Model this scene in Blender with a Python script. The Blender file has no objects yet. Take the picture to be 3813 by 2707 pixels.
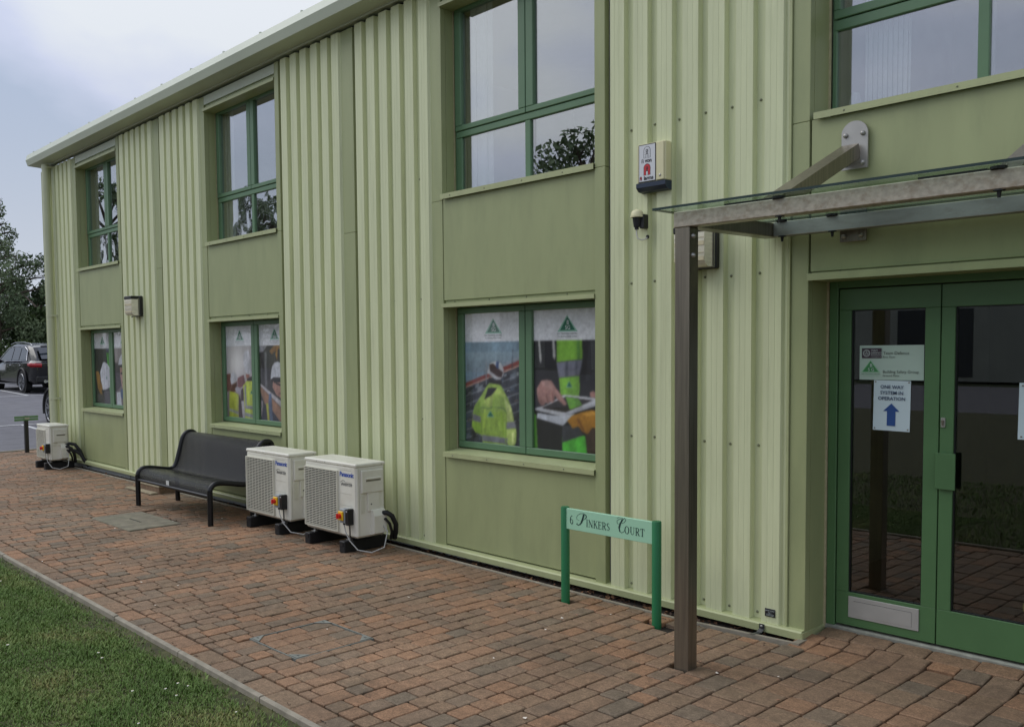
import bpy, math, random
import numpy as np
from mathutils import Matrix, Vector, noise as mnoise

random.seed(7); np.random.seed(7)
SC = bpy.context.scene
COL = SC.collection

# ------------------------------------------------------------------ camera
def make_camera():
    f, yaw, pit, rol = 3479.14, 0.85013, 0.056905, -0.012264
    W = 3813.0
    cy, sy, cp, sp = math.cos(yaw), math.sin(yaw), math.cos(pit), math.sin(pit)
    fw = Vector((-sy*cp, cy*cp, -sp)); rt = Vector((cy, sy, 0)); up = rt.cross(fw)
    cr, sr = math.cos(rol), math.sin(rol)
    r2 = rt*cr + up*sr; u2 = -rt*sr + up*cr
    cd = bpy.data.cameras.new('camera'); co = bpy.data.objects.new('camera', cd); COL.objects.link(co)
    m = Matrix.Identity(4)
    for i in range(3):
        m[i][0] = r2[i]; m[i][1] = u2[i]; m[i][2] = -fw[i]
    m[2][3] = 1.70
    co.matrix_world = m
    cd.sensor_fit = 'HORIZONTAL'; cd.sensor_width = 36.0; cd.lens = f/W*36.0
    cd.shift_x = 281.2/W; cd.shift_y = 128.7/W
    cd.clip_start = 0.05; cd.clip_end = 2000
    SC.camera = co
make_camera()

# ------------------------------------------------------------------ sky, sun, exposure
SUN_EL, SUN_AZ = math.radians(48), math.radians(238)     # azimuth measured from +Y clockwise
def make_world():
    w = bpy.data.worlds.new('World'); SC.world = w; w.use_nodes = True
    nt = w.node_tree; n = nt.nodes; l = nt.links; n.clear()
    out = n.new('ShaderNodeOutputWorld'); bg = n.new('ShaderNodeBackground'); bg.inputs['Strength'].default_value = 0.10
    sky = n.new('ShaderNodeTexSky'); sky.sky_type = 'NISHITA'; sky.sun_disc = False
    sky.sun_elevation = SUN_EL; sky.sun_rotation = SUN_AZ; sky.altitude = 50
    tc = n.new('ShaderNodeTexCoord')
    mp = n.new('ShaderNodeMapping'); mp.inputs['Scale'].default_value = (1.0, 1.0, 2.6)
    mp.inputs['Location'].default_value = (7.88, 2.25, 4.45)
    nz = n.new('ShaderNodeTexNoise'); nz.inputs['Scale'].default_value = 1.55; nz.inputs['Detail'].default_value = 7; nz.inputs['Roughness'].default_value = 0.46
    nz.inputs['Distortion'].default_value = 0.35
    rp = n.new('ShaderNodeValToRGB'); e = rp.color_ramp.elements
    e[0].position = 0.40; e[0].color = (3.7, 4.35, 5.6, 1); e[1].position = 0.60; e[1].color = (6.5, 6.8, 7.2, 1)
    e2 = e.new(0.5); e2.color = (5.2, 5.6, 7.0, 1)
    sep = n.new('ShaderNodeSeparateXYZ')
    mr = n.new('ShaderNodeMapRange'); mr.inputs['From Min'].default_value = 0.0; mr.inputs['From Max'].default_value = 1.0
    mr.inputs['To Min'].default_value = 0.92; mr.inputs['To Max'].default_value = 1.75    # overcast sky is brightest overhead
    mul = n.new('ShaderNodeVectorMath'); mul.operation = 'SCALE'
    mix = n.new('ShaderNodeMixRGB'); mix.inputs['Fac'].default_value = 0.93
    l.new(tc.outputs['Generated'], mp.inputs['Vector']); l.new(mp.outputs['Vector'], nz.inputs['Vector'])
    l.new(nz.outputs['Fac'], rp.inputs['Fac'])
    l.new(tc.outputs['Generated'], sep.inputs['Vector']); l.new(sep.outputs['Z'], mr.inputs['Value'])
    l.new(rp.outputs['Color'], mul.inputs[0]); l.new(mr.outputs['Result'], mul.inputs['Scale'])
    # air near the horizon is paler
    hz = n.new('ShaderNodeMapRange'); hz.inputs['From Min'].default_value = 0.0; hz.inputs['From Max'].default_value = 0.30; hz.inputs['To Min'].default_value = .85; hz.inputs['To Max'].default_value = 0.0
    hz.interpolation_type = 'SMOOTHSTEP'; hm = n.new('ShaderNodeMixRGB'); hm.inputs['Color2'].default_value = (5.9, 6.25, 7.0, 1)
    l.new(sep.outputs['Z'], hz.inputs['Value']); l.new(hz.outputs['Result'], hm.inputs['Fac']); l.new(mul.outputs['Vector'], hm.inputs['Color1'])
    l.new(sky.outputs['Color'], mix.inputs['Color1']); l.new(hm.outputs['Color'], mix.inputs['Color2'])
    l.new(mix.outputs['Color'], bg.inputs['Color']); l.new(bg.outputs['Background'], out.inputs['Surface'])
make_world()
def make_sun():
    ld = bpy.data.lights.new('sun', 'SUN'); ld.energy = 1.35; ld.angle = math.radians(50); ld.color = (1.0, 0.97, 0.92)
    o = bpy.data.objects.new('sun', ld); COL.objects.link(o)
    d = Vector((math.sin(SUN_AZ)*math.cos(SUN_EL), math.cos(SUN_AZ)*math.cos(SUN_EL), math.sin(SUN_EL)))
    o.rotation_euler = d.to_track_quat('Z', 'Y').to_euler()
make_sun()
SC.view_settings.view_transform = 'Standard'; SC.view_settings.look = 'None'
SC.view_settings.exposure = 0.1; SC.view_settings.gamma = 1.0; SC.view_settings.use_curve_mapping = False
SC.render.engine = 'CYCLES'
SC.cycles.max_bounces = 8; SC.cycles.transparent_max_bounces = 12

# ------------------------------------------------------------------ materials
def lin(c):
    return tuple(((v/255)/12.92 if v/255 <= 0.04045 else ((v/255+0.055)/1.055)**2.4) for v in c)
MATS = {}
def mat(name, rgb, rough=0.6, metal=0.0, var=0.06, scale=6.0, bump=0.0, bscale=60.0, spec=0.5, dirt=None, coat=0.0, stretch=(1, 1, 1)):
    """plain painted / mineral material: base colour with soft noise mottling, optional bump and a second (dirt) colour"""
    if name in MATS: return MATS[name]
    m = bpy.data.materials.new(name); m.use_nodes = True; nt = m.node_tree; n = nt.nodes; l = nt.links
    b = n['Principled BSDF']; c = lin(rgb) if max(rgb) > 1.0 else rgb
    b.inputs['Roughness'].default_value = rough; b.inputs['Metallic'].default_value = metal
    b.inputs['Specular IOR Level'].default_value = spec; b.inputs['Coat Weight'].default_value = coat
    tc = n.new('ShaderNodeTexCoord'); mp = n.new('ShaderNodeMapping'); mp.inputs['Scale'].default_value = stretch
    geo = n.new('ShaderNodeNewGeometry'); l.new(geo.outputs['Position'], mp.inputs['Vector'])
    nz = n.new('ShaderNodeTexNoise'); nz.inputs['Scale'].default_value = scale; nz.inputs['Detail'].default_value = 6
    l.new(mp.outputs['Vector'], nz.inputs['Vector'])
    r = n.new('ShaderNodeMapRange'); r.inputs['From Min'].default_value = 0.3; r.inputs['From Max'].default_value = 0.7
    r.inputs['To Min'].default_value = 1-var*1.6; r.inputs['To Max'].default_value = 1+var
    l.new(nz.outputs['Fac'], r.inputs['Value'])
    mx = n.new('ShaderNodeVectorMath'); mx.operation = 'SCALE'; mx.inputs[0].default_value = c
    l.new(r.outputs['Result'], mx.inputs['Scale']); last = mx.outputs['Vector']
    if dirt:
        dc, amt, dsc = dirt
        n2 = n.new('ShaderNodeTexNoise'); n2.inputs['Scale'].default_value = dsc; n2.inputs['Detail'].default_value = 8; n2.inputs['Roughness'].default_value = 0.65
        l.new(mp.outputs['Vector'], n2.inputs['Vector'])
        r2 = n.new('ShaderNodeMapRange'); r2.inputs['From Min'].default_value = 0.48; r2.inputs['From Max'].default_value = 0.68; r2.inputs['To Max'].default_value = amt
        l.new(n2.outputs['Fac'], r2.inputs['Value'])
        m2 = n.new('ShaderNodeMixRGB'); m2.inputs['Color2'].default_value = (*lin(dc), 1)
        l.new(r2.outputs['Result'], m2.inputs['Fac']); l.new(last, m2.inputs['Color1']); last = m2.outputs['Color']
    l.new(last, b.inputs['Base Color'])
    if bump:
        n3 = n.new('ShaderNodeTexNoise'); n3.inputs['Scale'].default_value = bscale; n3.inputs['Detail'].default_value = 4
        l.new(mp.outputs['Vector'], n3.inputs['Vector'])
        bp = n.new('ShaderNodeBump'); bp.inputs['Strength'].default_value = bump; bp.inputs['Distance'].default_value = 0.01
        l.new(n3.outputs['Fac'], bp.inputs['Height']); l.new(bp.outputs['Normal'], b.inputs['Normal'])
    MATS[name] = m; return m

def glass_mat(name, refl=0.3, tint=(0.85, 0.9, 0.88), wav=0.0, rough=0.0, f0=0.08):
    if name in MATS: return MATS[name]
    m = bpy.data.materials.new(name); m.use_nodes = True; nt = m.node_tree; n = nt.nodes; l = nt.links; n.clear()
    out = n.new('ShaderNodeOutputMaterial'); tr = n.new('ShaderNodeBsdfTransparent'); tr.inputs['Color'].default_value = (*tint, 1)
    gl = n.new('ShaderNodeBsdfGlossy'); gl.inputs['Roughness'].default_value = rough
    lw = n.new('ShaderNodeLayerWeight'); lw.inputs['Blend'].default_value = 0.35
    r = n.new('ShaderNodeMapRange'); r.inputs['To Min'].default_value = f0; r.inputs['To Max'].default_value = min(1, f0+refl*2.2)
    l.new(lw.outputs['Facing'], r.inputs['Value'])
    mx = n.new('ShaderNodeMixShader'); l.new(r.outputs['Result'], mx.inputs['Fac']); l.new(tr.outputs['BSDF'], mx.inputs[1]); l.new(gl.outputs['BSDF'], mx.inputs[2])
    if wav:
        geo = n.new('ShaderNodeNewGeometry'); nz = n.new('ShaderNodeTexNoise'); nz.inputs['Scale'].default_value = 4.5; nz.inputs['Detail'].default_value = 1
        l.new(geo.outputs['Position'], nz.inputs['Vector'])
        bp = n.new('ShaderNodeBump'); bp.inputs['Strength'].default_value = wav; bp.inputs['Distance'].default_value = 0.02
        l.new(nz.outputs['Fac'], bp.inputs['Height']); l.new(bp.outputs['Normal'], gl.inputs['Normal'])
    l.new(mx.outputs['Shader'], out.inputs['Surface']); MATS[name] = m; return m

M_CLAD = mat('cladding_paint', (206, 211, 170), 0.48, var=0.045, scale=1.6, stretch=(7, 7, .5), dirt=((150, 156, 116), .22, 3.0))
M_TRIM = mat('trim_paint', (154, 161, 116), 0.42, var=0.045, scale=1.6, dirt=((126, 136, 98), .3, 2.6), stretch=(3, 3, .7), bump=.22, bscale=1.6)
M_FLASH = mat('flashing_paint', (170, 176, 130), 0.42, var=0.04, scale=4, dirt=((140, 142, 110), .3, 6.0))
M_GUTTER = mat('gutter_paint', (190, 197, 178), 0.42, var=0.03, scale=2)
M_PIPE = mat('downpipe_plastic', (186, 190, 160), 0.4, var=0.04, scale=3)
M_GREEN = mat('window_green', (92, 124, 92), 0.4, var=0.04, scale=8)
M_DOOR = mat('door_green', (78, 114, 72), 0.42, var=0.05, scale=5)
M_SEAL = mat('sealant', (176, 168, 134), 0.7, var=0.1, scale=30)
M_ROOM = mat('room_paint', (168, 170, 166), 0.8)
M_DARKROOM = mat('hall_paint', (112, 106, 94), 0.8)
M_BLIND = mat('blind_fabric', (238, 242, 240), 0.8, var=0.05, scale=20)
M_WHITE = mat('white_print', (205, 207, 210), 0.5, var=0.01)
M_BLACK = mat('black_plastic', (24, 24, 26), 0.45, var=0.15, scale=20)
M_BENCH = mat('bench_coat', (16, 17, 19), 0.36, var=0.2, scale=14, spec=0.4)
M_SCREW = mat('screw_cap', (120, 124, 98), 0.4, var=.1)
M_STEEL = mat('brushed_steel', (136, 128, 114), 0.34, metal=0.8, var=0.14, scale=5, stretch=(14, 14, .5))
M_STEEL2 = mat('stained_steel', (178, 168, 152), 0.44, metal=0.45, var=0.14, scale=34, dirt=((132, 112, 90), .55, 24.0), stretch=(1, 1, 1.3))
M_STEEL3 = mat('plate_steel', (172, 170, 164), 0.38, metal=0.7, var=0.06, scale=8)
M_AC = mat('unit_casing', (216, 214, 200), 0.42, var=0.025, scale=4, dirt=((180, 172, 150), .25, 5.0))
M_AC2 = mat('unit_grille', (205, 203, 186), 0.5, var=0.03, scale=9)
M_ACDARK = mat('unit_inside', (34, 34, 34), 0.6)
M_RUBBER = mat('rail_rubber', (17, 17, 18), 0.65, var=0.2, scale=20)
M_CONC = mat('concrete_edging', (146, 138, 122), 0.85, var=0.12, scale=12, bump=.25, bscale=90, dirt=((104, 100, 84), .5, 8))
M_SOIL = mat('trench_soil', (46, 37, 28), 0.95, var=0.4, scale=22, bump=.8, bscale=40)
M_LEAD = mat('navy_plastic', (28, 44, 66), 0.4, var=.08)
M_CREAM = mat('cream_plastic', (212, 206, 166), 0.45, var=.03)

# ------------------------------------------------------------------ mesh building
class MB:
    def __init__(s): s.v = []; s.f = []; s.m = []; s.mats = []
    def mi(s, m):
        if m not in s.mats: s.mats.append(m)
        return s.mats.index(m)
    def add(s, vs, fs, m):
        o = len(s.v); k = s.mi(m); s.v += [tuple(p) for p in vs]
        for f in fs: s.f.append(tuple(i+o for i in f)); s.m.append(k)
    def box(s, x0, x1, y0, y1, z0, z1, m):
        s.add([(x0,y0,z0),(x1,y0,z0),(x1,y1,z0),(x0,y1,z0),(x0,y0,z1),(x1,y0,z1),(x1,y1,z1),(x0,y1,z1)],
              [(0,3,2,1),(4,5,6,7),(0,1,5,4),(1,2,6,5),(2,3,7,6),(3,0,4,7)], m)
    def cbox(s, x0, x1, y0, y1, z0, z1, m, b=0.006):
        """box with all edges chamfered"""
        vs = []; idx = {}
        for ix, x in enumerate((x0, x1)):
            for iy, y in enumerate((y0, y1)):
                for iz, z in enumerate((z0, z1)):
                    sx = b if ix == 0 else -b; sy = b if iy == 0 else -b; sz = b if iz == 0 else -b
                    idx[ix,iy,iz] = (len(vs), len(vs)+1, len(vs)+2)
                    vs += [(x, y+sy, z+sz), (x+sx, y, z+sz), (x+sx, y+sy, z)]
        F = []
        def q(a): F.append(tuple(a))
        I = idx
        q([I[0,0,0][0],I[0,0,1][0],I[0,1,1][0],I[0,1,0][0]]); q([I[1,0,0][0],I[1,1,0][0],I[1,1,1][0],I[1,0,1][0]])
        q([I[0,0,0][1],I[1,0,0][1],I[1,0,1][1],I[0,0,1][1]]); q([I[0,1,0][1],I[0,1,1][1],I[1,1,1][1],I[1,1,0][1]])
        q([I[0,0,0][2],I[0,1,0][2],I[1,1,0][2],I[1,0,0][2]]); q([I[0,0,1][2],I[1,0,1][2],I[1,1,1][2],I[0,1,1][2]])
        for iz in (0, 1):
            for iy in (0, 1):
                a, c = I[0,iy,iz], I[1,iy,iz]; q([a[1],c[1],c[2],a[2]])
            for ix in (0, 1):
                a, c = I[ix,0,iz], I[ix,1,iz]; q([a[0],c[0],c[2],a[2]])
        for ix in (0, 1):
            for iy in (0, 1):
                a, c = I[ix,iy,0], I[ix,iy,1]; q([a[0],c[0],c[1],a[1]])
        for k in I: q(I[k])
        s.add(vs, F, m)
    def quad(s, a, b, c, d, m): s.add([a,b,c,d], [(0,1,2,3)], m)
    def poly(s, pts, m): s.add(pts, [tuple(range(len(pts)))], m)
    def prism(s, pts, d, m, caps=True):
        """closed polygon pts (3-D) pushed along d"""
        n = len(pts); q = [tuple(p[i]+d[i] for i in range(3)) for p in pts]
        F = [(i,(i+1)%n,(i+1)%n+n,i+n) for i in range(n)]
        if caps: F += [tuple(range(n-1,-1,-1)), tuple(range(n,2*n))]
        s.add(list(pts)+q, F, m)
    def sheet(s, pts, d, m):
        n = len(pts); q = [tuple(p[i]+d[i] for i in range(3)) for p in pts]
        s.add(list(pts)+q, [(i,i+1,i+1+n,i+n) for i in range(n-1)], m)
    def tube(s, path, r, m, n=10, cap=True):
        P = [Vector(p) for p in path]; rs = r if hasattr(r, '__len__') else [r]*len(P)
        ring = []; ref = None; vs = []
        for i, p in enumerate(P):
            t = ((P[min(i+1,len(P)-1)]-P[max(i-1,0)]).normalized())
            if ref is None:
                ref = t.orthogonal().normalized()
            else:
                ref = (ref - t*ref.dot(t)).normalized()
            b = t.cross(ref)
            for k in range(n):
                a = 2*math.pi*k/n; vs.append(tuple(p + (ref*math.cos(a)+b*math.sin(a))*rs[i]))
        F = []
        for i in range(len(P)-1):
            for k in range(n):
                F.append((i*n+k, i*n+(k+1)%n, (i+1)*n+(k+1)%n, (i+1)*n+k))
        if cap: F += [tuple(range(n-1,-1,-1)), tuple((len(P)-1)*n+k for k in range(n))]
        s.add(vs, F, m)
    def dome(s, c, ax, r, h, m, n=8, rings=2):
        """small screw / bolt head"""
        c = Vector(c); a = Vector(ax).normalized(); u = a.orthogonal().normalized(); w = a.cross(u)
        vs = []; F = []
        for j in range(rings+1):
            t = j/(rings+.35)*math.pi/2
            for k in range(n):
                g = 2*math.pi*k/n; vs.append(tuple(c + (u*math.cos(g)+w*math.sin(g))*r*math.cos(t) + a*h*math.sin(t)))
        for j in range(rings):
            for k in range(n): F.append((j*n+k, j*n+(k+1)%n, (j+1)*n+(k+1)%n, (j+1)*n+k))
        F.append(tuple(rings*n+k for k in range(n))); s.add(vs, F, m)
    def text(s, txt, size, fn, m, align='CENTER', shear=0.0, bold=0.0, space=1.0):
        vs, fs = text_geo(txt, size, align, shear, bold, space)
        s.add([fn(x, y) for x, y in vs], fs, m)
    def build(s, name, parent=None, world=True, smooth=False, zmap=None, kind=None, label=None):
        me = bpy.data.meshes.new(name)
        vs = [(x, y, zmap(x, z)) for x, y, z in s.v] if zmap else s.v
        me.from_pydata(vs, [], s.f)
        for m in s.mats: me.materials.append(m)
        me.polygons.foreach_set('material_index', s.m)
        if smooth:
            me.polygons.foreach_set('use_smooth', [True]*len(s.f))
            try: me.set_sharp_from_angle(angle=math.radians(38))
            except Exception: pass
        me.update()
        o = bpy.data.objects.new(name, me); COL.objects.link(o)
        if parent is not None:
            o.parent = parent
            if world: o.matrix_parent_inverse = Matrix.Translation(-base_of(parent))
        if kind: o['kind'] = kind
        if label: o['label'] = label
        return o
def base_of(o):
    v = Vector((0,0,0))
    while o is not None:
        v = v + Vector(o.location); inv = o.matrix_parent_inverse.translation if o.parent is not None else Vector((0,0,0))
        v = v + inv; o = o.parent
    return v
_TG = {}
def text_geo(txt, size, align, shear, bold, space):
    key = (txt, size, align, shear, bold, space)
    if key in _TG: return _TG[key]
    cu = bpy.data.curves.new('t', 'FONT'); cu.body = txt; cu.size = size; cu.align_x = align; cu.resolution_u = 3
    cu.shear = shear; cu.offset = bold; cu.space_character = space; cu.fill_mode = 'FRONT'
    o = bpy.data.objects.new('t', cu); COL.objects.link(o)
    dg = bpy.context.evaluated_depsgraph_get(); dg.update()
    me = bpy.data.meshes.new_from_object(o.evaluated_get(dg))
    vs = [(v.co.x, v.co.y) for v in me.vertices]; fs = [tuple(p.vertices) for p in me.polygons]
    bpy.data.objects.remove(o); bpy.data.curves.remove(cu); bpy.data.meshes.remove(me)
    _TG[key] = (vs, fs); return vs, fs
def thing(name, label, cat, loc, group=None, rotz=0.0):
    o = bpy.data.objects.new(name, None); COL.objects.link(o); o.location = loc; o.rotation_euler = (0,0,rotz)
    o.empty_display_size = 0.1
    o['label'] = label; o['category'] = cat
    if group: o['group'] = group
    return o
def tag(o, label, cat, group=None):
    o['label'] = label; o['category'] = cat
    if group: o['group'] = group
    return o
def copy_tree(o, parent=None):
    c = o.copy(); COL.objects.link(c); c.parent = parent
    if parent is not None: c.matrix_parent_inverse = o.matrix_parent_inverse.copy()
    for ch in list(o.children): copy_tree(ch, c)
    return c

# ------------------------------------------------------------------ terrain
def slope(x): return max(0.0, 0.0188*(-16.45-x))
def yk(x):   # lawn-side kerb, inner (brick) edge
    return 2.288 + 0.0155*(-3.47-x)
def add_asphalt_mat():
    return mat('asphalt', (100, 99, 103), 0.85, var=0.12, scale=3, bump=.35, bscale=160, dirt=((112, 110, 112), .35, 1.2))
M_ASPH = add_asphalt_mat()
M_EARTH = mat('ground_earth', (70, 78, 46), 0.95, var=0.25, scale=.6)
M_LINE = mat('line_paint', (205, 206, 205), 0.75, var=0.08, scale=8, dirt=((120, 120, 120), .4, 14))
def terrain():
    g = MB()   # one large sheet to the horizon, rising gently beyond the car park
    xs = [-900, -300, -140, -70, -45, -30, -16.45, 20, 200, 900]; ys = [-900, -200, -60, -30, 30, 120, 900]
    vs = [(x, y, -0.30 + min(slope(x), 2.4)) for x in xs for y in ys]
    n = len(ys); F = [(i*n+j, (i+1)*n+j, (i+1)*n+j+1, i*n+j+1) for i in range(len(xs)-1) for j in range(n-1)]
    g.add(vs, F, M_EARTH); g.build('ground', kind='structure')
    a = MB()
    xs = [-44.5, -30, -22, -16.52]
    for i in range(len(xs)-1):
        a.quad((xs[i], -26, slope(xs[i])-.006), (xs[i+1], -26, slope(xs[i+1])-.006), (xs[i+1], 40, slope(xs[i+1])-.006), (xs[i], 40, slope(xs[i])-.006), M_ASPH)
    a.build('car_park', kind='structure')
    r = MB(); r.quad((-16.5, -26, -.03), (60, -26, -.03), (60, -13, -.03), (-16.5, -13, -.03), M_ASPH); r.build('road', kind='structure')
    # painted bays
    def line(x0, y0, x1, y1, w=0.09):
        b = MB(); d = Vector((x1-x0, y1-y0, 0)).normalized(); p = Vector((-d.y, d.x, 0))*w/2
        pts = [(x0+p.x, y0+p.y), (x1+p.x, y1+p.y), (x1-p.x, y1-p.y), (x0-p.x, y0-p.y)]
        b.poly([(x, y, slope(x)+.002) for x, y in pts][::-1], M_LINE); b.build('parking_line', kind='structure')
    line(-21.05, 2, -21.05, 16); line(-21.0, 6.55, -16.9, 6.35); line(-21.0, 3.9, -16.9, 3.7)
    line(-30.5, -4, -30.5, 20); 
    for k in range(7): line(-30.45, 9.72-2.5*4+2.5*k, -36, 9.98-2.5*4+2.5*k)
terrain()

# ------------------------------------------------------------------ brick pavement
def brick_mat():
    m = bpy.data.materials.new('paver_clay'); m.use_nodes = True; nt = m.node_tree; n = nt.nodes; l = nt.links
    b = n['Principled BSDF']; b.inputs['Roughness'].default_value = 0.8; b.inputs['Specular IOR Level'].default_value = 0.35
    oi = n.new('ShaderNodeObjectInfo'); at = n.new('ShaderNodeAttribute'); at.attribute_name = 'tint'
    ad = n.new('ShaderNodeMath'); ad.operation = 'ADD'; fr = n.new('ShaderNodeMath'); fr.operation = 'FRACT'
    l.new(oi.outputs['Random'], ad.inputs[0]); l.new(at.outputs['Fac'], ad.inputs[1]); l.new(ad.outputs['Value'], fr.inputs[0])
    rp = n.new('ShaderNodeValToRGB'); e = rp.color_ramp.elements; rp.color_ramp.interpolation = 'LINEAR'
    cols = [(0.0, (114, 101, 84)), (0.10, (122, 104, 85)), (0.28, (134, 108, 85)), (0.48, (128, 107, 85)), (0.64, (140, 110, 85)), (0.82, (147, 112, 84)), (0.93, (133, 109, 87)), (1.0, (117, 103, 85))]
    e[0].position = 0; e[0].color = (*lin(cols[0][1]), 1); e[1].position = 1; e[1].color = (*lin(cols[-1][1]), 1)
    for p, c in cols[1:-1]:
        q = e.new(p); q.color = (*lin(c), 1)
    l.new(fr.outputs['Value'], rp.inputs['Fac'])
    geo = n.new('ShaderNodeNewGeometry')
    def noise(sc, det=5, rg=.5):
        z = n.new('ShaderNodeTexNoise'); z.inputs['Scale'].default_value = sc; z.inputs['Detail'].default_value = det; z.inputs['Roughness'].default_value = rg
        l.new(geo.outputs['Position'], z.inputs['Vector']); return z
    def mr(z, a, b_, c, d):
        r = n.new('ShaderNodeMapRange'); r.inputs['From Min'].default_value = a; r.inputs['From Max'].default_value = b_; r.inputs['To Min'].default_value = c; r.inputs['To Max'].default_value = d
        l.new(z.outputs['Fac'], r.inputs['Value']); return r
    def scale(col, r):
        v = n.new('ShaderNodeVectorMath'); v.operation = 'SCALE'; l.new(col, v.inputs[0]); l.new(r.outputs['Result'], v.inputs['Scale']); return v.outputs['Vector']
    c = scale(rp.outputs['Color'], mr(noise(1.1, 3), .35, .65, .80, 1.14))
    c = scale(c, mr(noise(18, 6, .6), .3, .7, .76, 1.20))
    c = scale(c, mr(noise(200, 3, .65), .3, .7, .66, 1.32))
    c = scale(c, mr(noise(75, 4, .7), .32, .68, .72, 1.26))
    st = mr(noise(2.3, 6, .7), .55, .72, 0, .5)      # damp and lichen-dark patches
    mx = n.new('ShaderNodeMixRGB'); mx.inputs['Color2'].default_value = (*lin((66, 60, 50)), 1)
    l.new(st.outputs['Result'], mx.inputs['Fac']); l.new(c, mx.inputs['Color1'])
    l.new(mx.outputs['Color'], b.inputs['Base Color'])
    bp = n.new('ShaderNodeBump'); bp.inputs['Strength'].default_value = .5; bp.inputs['Distance'].default_value = .004
    l.new(noise(220, 3, .6).outputs['Fac'], bp.inputs['Height']); l.new(bp.outputs['Normal'], b.inputs['Normal'])
    return m
M_BRICK = brick_mat()
def brick_geo(lx, ly, h=0.06, seed=0):
    """tumbled paver: octagonal outline, dropped arris; centred, top at z=0"""
    rr = random.Random(seed); c = 0.007; d = 0.0045; jt = 0.0024
    hx, hy = lx/2, ly/2
    o = [(-hx+c,-hy),(hx-c,-hy),(hx,-hy+c),(hx,hy-c),(hx-c,hy),(-hx+c,hy),(-hx,hy-c),(-hx,-hy+c)]
    o = [(x+rr.uniform(-jt,jt), y+rr.uniform(-jt,jt)) for x, y in o]
    i = [(x*(1-d/hx), y*(1-d/hy)) for x, y in o]
    vs = [(x,y,-h) for x,y in o] + [(x,y,-0.004+rr.uniform(-.0012,.0012)) for x,y in o] + [(x,y,rr.uniform(-.0008,.0008)) for x,y in i]
    F = []
    for k in range(8):
        j = (k+1)%8; F += [(k,j,j+8,k+8),(k+8,j+8,j+16,k+16)]
    F.append(tuple(range(16,24))); return vs, F
def pitch(x):  # courses laid slightly wider towards the door
    return 0.113 + 0.030*min(1, max(0, (x+2.75)/.5))
def door_ramp(x, y):
    return 0.125*min(max(y-4.93, 0), .33) if x > -2.54 else 0.0
HOLES = [(-4.775,-4.275,2.715,3.245), (-9.33,-8.40,3.535,4.065)]
POSTS = [(-2.7585, 4.1325, .052), (-4.03, 4.655, .036), (-3.31, 4.655, .036)]
def lay_bricks():
    L = []   # (cx, cy, lx, ly)
    rnd = random.Random(3); G = 0.0085
    def wall_y(x): return 4.826 + min(.075, max(0, (-3.3-x)*.026)) if x < -2.55 else 5.235
    # edge course along the lawn
    x = 1.2
    while x > -16.4:
        w = rnd.choice((.228, .228, .135, .228, .135))
        L.append((x-w/2, yk(x)+.005+.0725, w-G, .145-G)); x -= w
    x = 1.1
    while x > -16.38:
        p = pitch(x); cx = x-p/2; y = yk(cx)+.155 + 0.0
        ye = wall_y(cx) if cx > -14.9 else 6.6
        head = cx > -2.54
        if head: ye -= .135
        first = True
        while y < ye-.03:
            ly = rnd.choice((.222, .222, .150, .150, .146, .150, .114, .114, .114) if not head else (.215, .165, .165, .140, .180)) * rnd.uniform(.985, 1.015)
            if first: ly *= rnd.uniform(.5, 1); first = False
            if y+ly > ye-.05: ly = ye-y
            L.append((cx, y+ly/2, p-G, ly-G*1.25)); y += ly
        x -= p
    x = 1.1      # header course at the door threshold
    while x > -2.53:
        w = rnd.choice((.20, .24, .13)); w = min(w, x+2.535)
        if w < .05: break
        L.append((x-w/2, 5.165, w-G, .13)); x -= w
    out = []
    for cx, cy, lx, ly in L:
        skip = False
        for hx0, hx1, hy0, hy1 in HOLES:
            x0, x1, y0, y1 = cx-lx/2, cx+lx/2, cy-ly/2, cy+ly/2
            if x1 > hx0 and x0 < hx1 and y1 > hy0 and y0 < hy1:
                # trim the brick along its course, or across it
                ov = (min(x1,hx1)-max(x0,hx0)); oh = (min(y1,hy1)-max(y0,hy0))
                if ov/lx < .75 and ov < oh:
                    if x0 < hx0: x1 = hx0-.004
                    else: x0 = hx1+.004
                else:
                    if y0 < hy0: y1 = hy0-.004
                    elif y1 > hy1: y0 = hy1+.004
                    else: skip = True
                if x1-x0 < .03 or y1-y0 < .03: skip = True
                cx, cy, lx, ly = (x0+x1)/2, (y0+y1)/2, x1-x0, y1-y0
        for px, py, pr in POSTS:
            if not skip and abs(cx-px) < lx/2+pr*.75 and abs(cy-py) < ly/2+pr*.75:
                y0, y1 = cy-ly/2, cy+ly/2
                if py > cy: y1 = min(y1, py-pr)
                else: y0 = max(y0, py+pr)
                if y1-y0 < .03: skip = True
                else: cy, ly = (y0+y1)/2, y1-y0
        if not skip: out.append((cx, cy, lx, ly))
    return out
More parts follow.
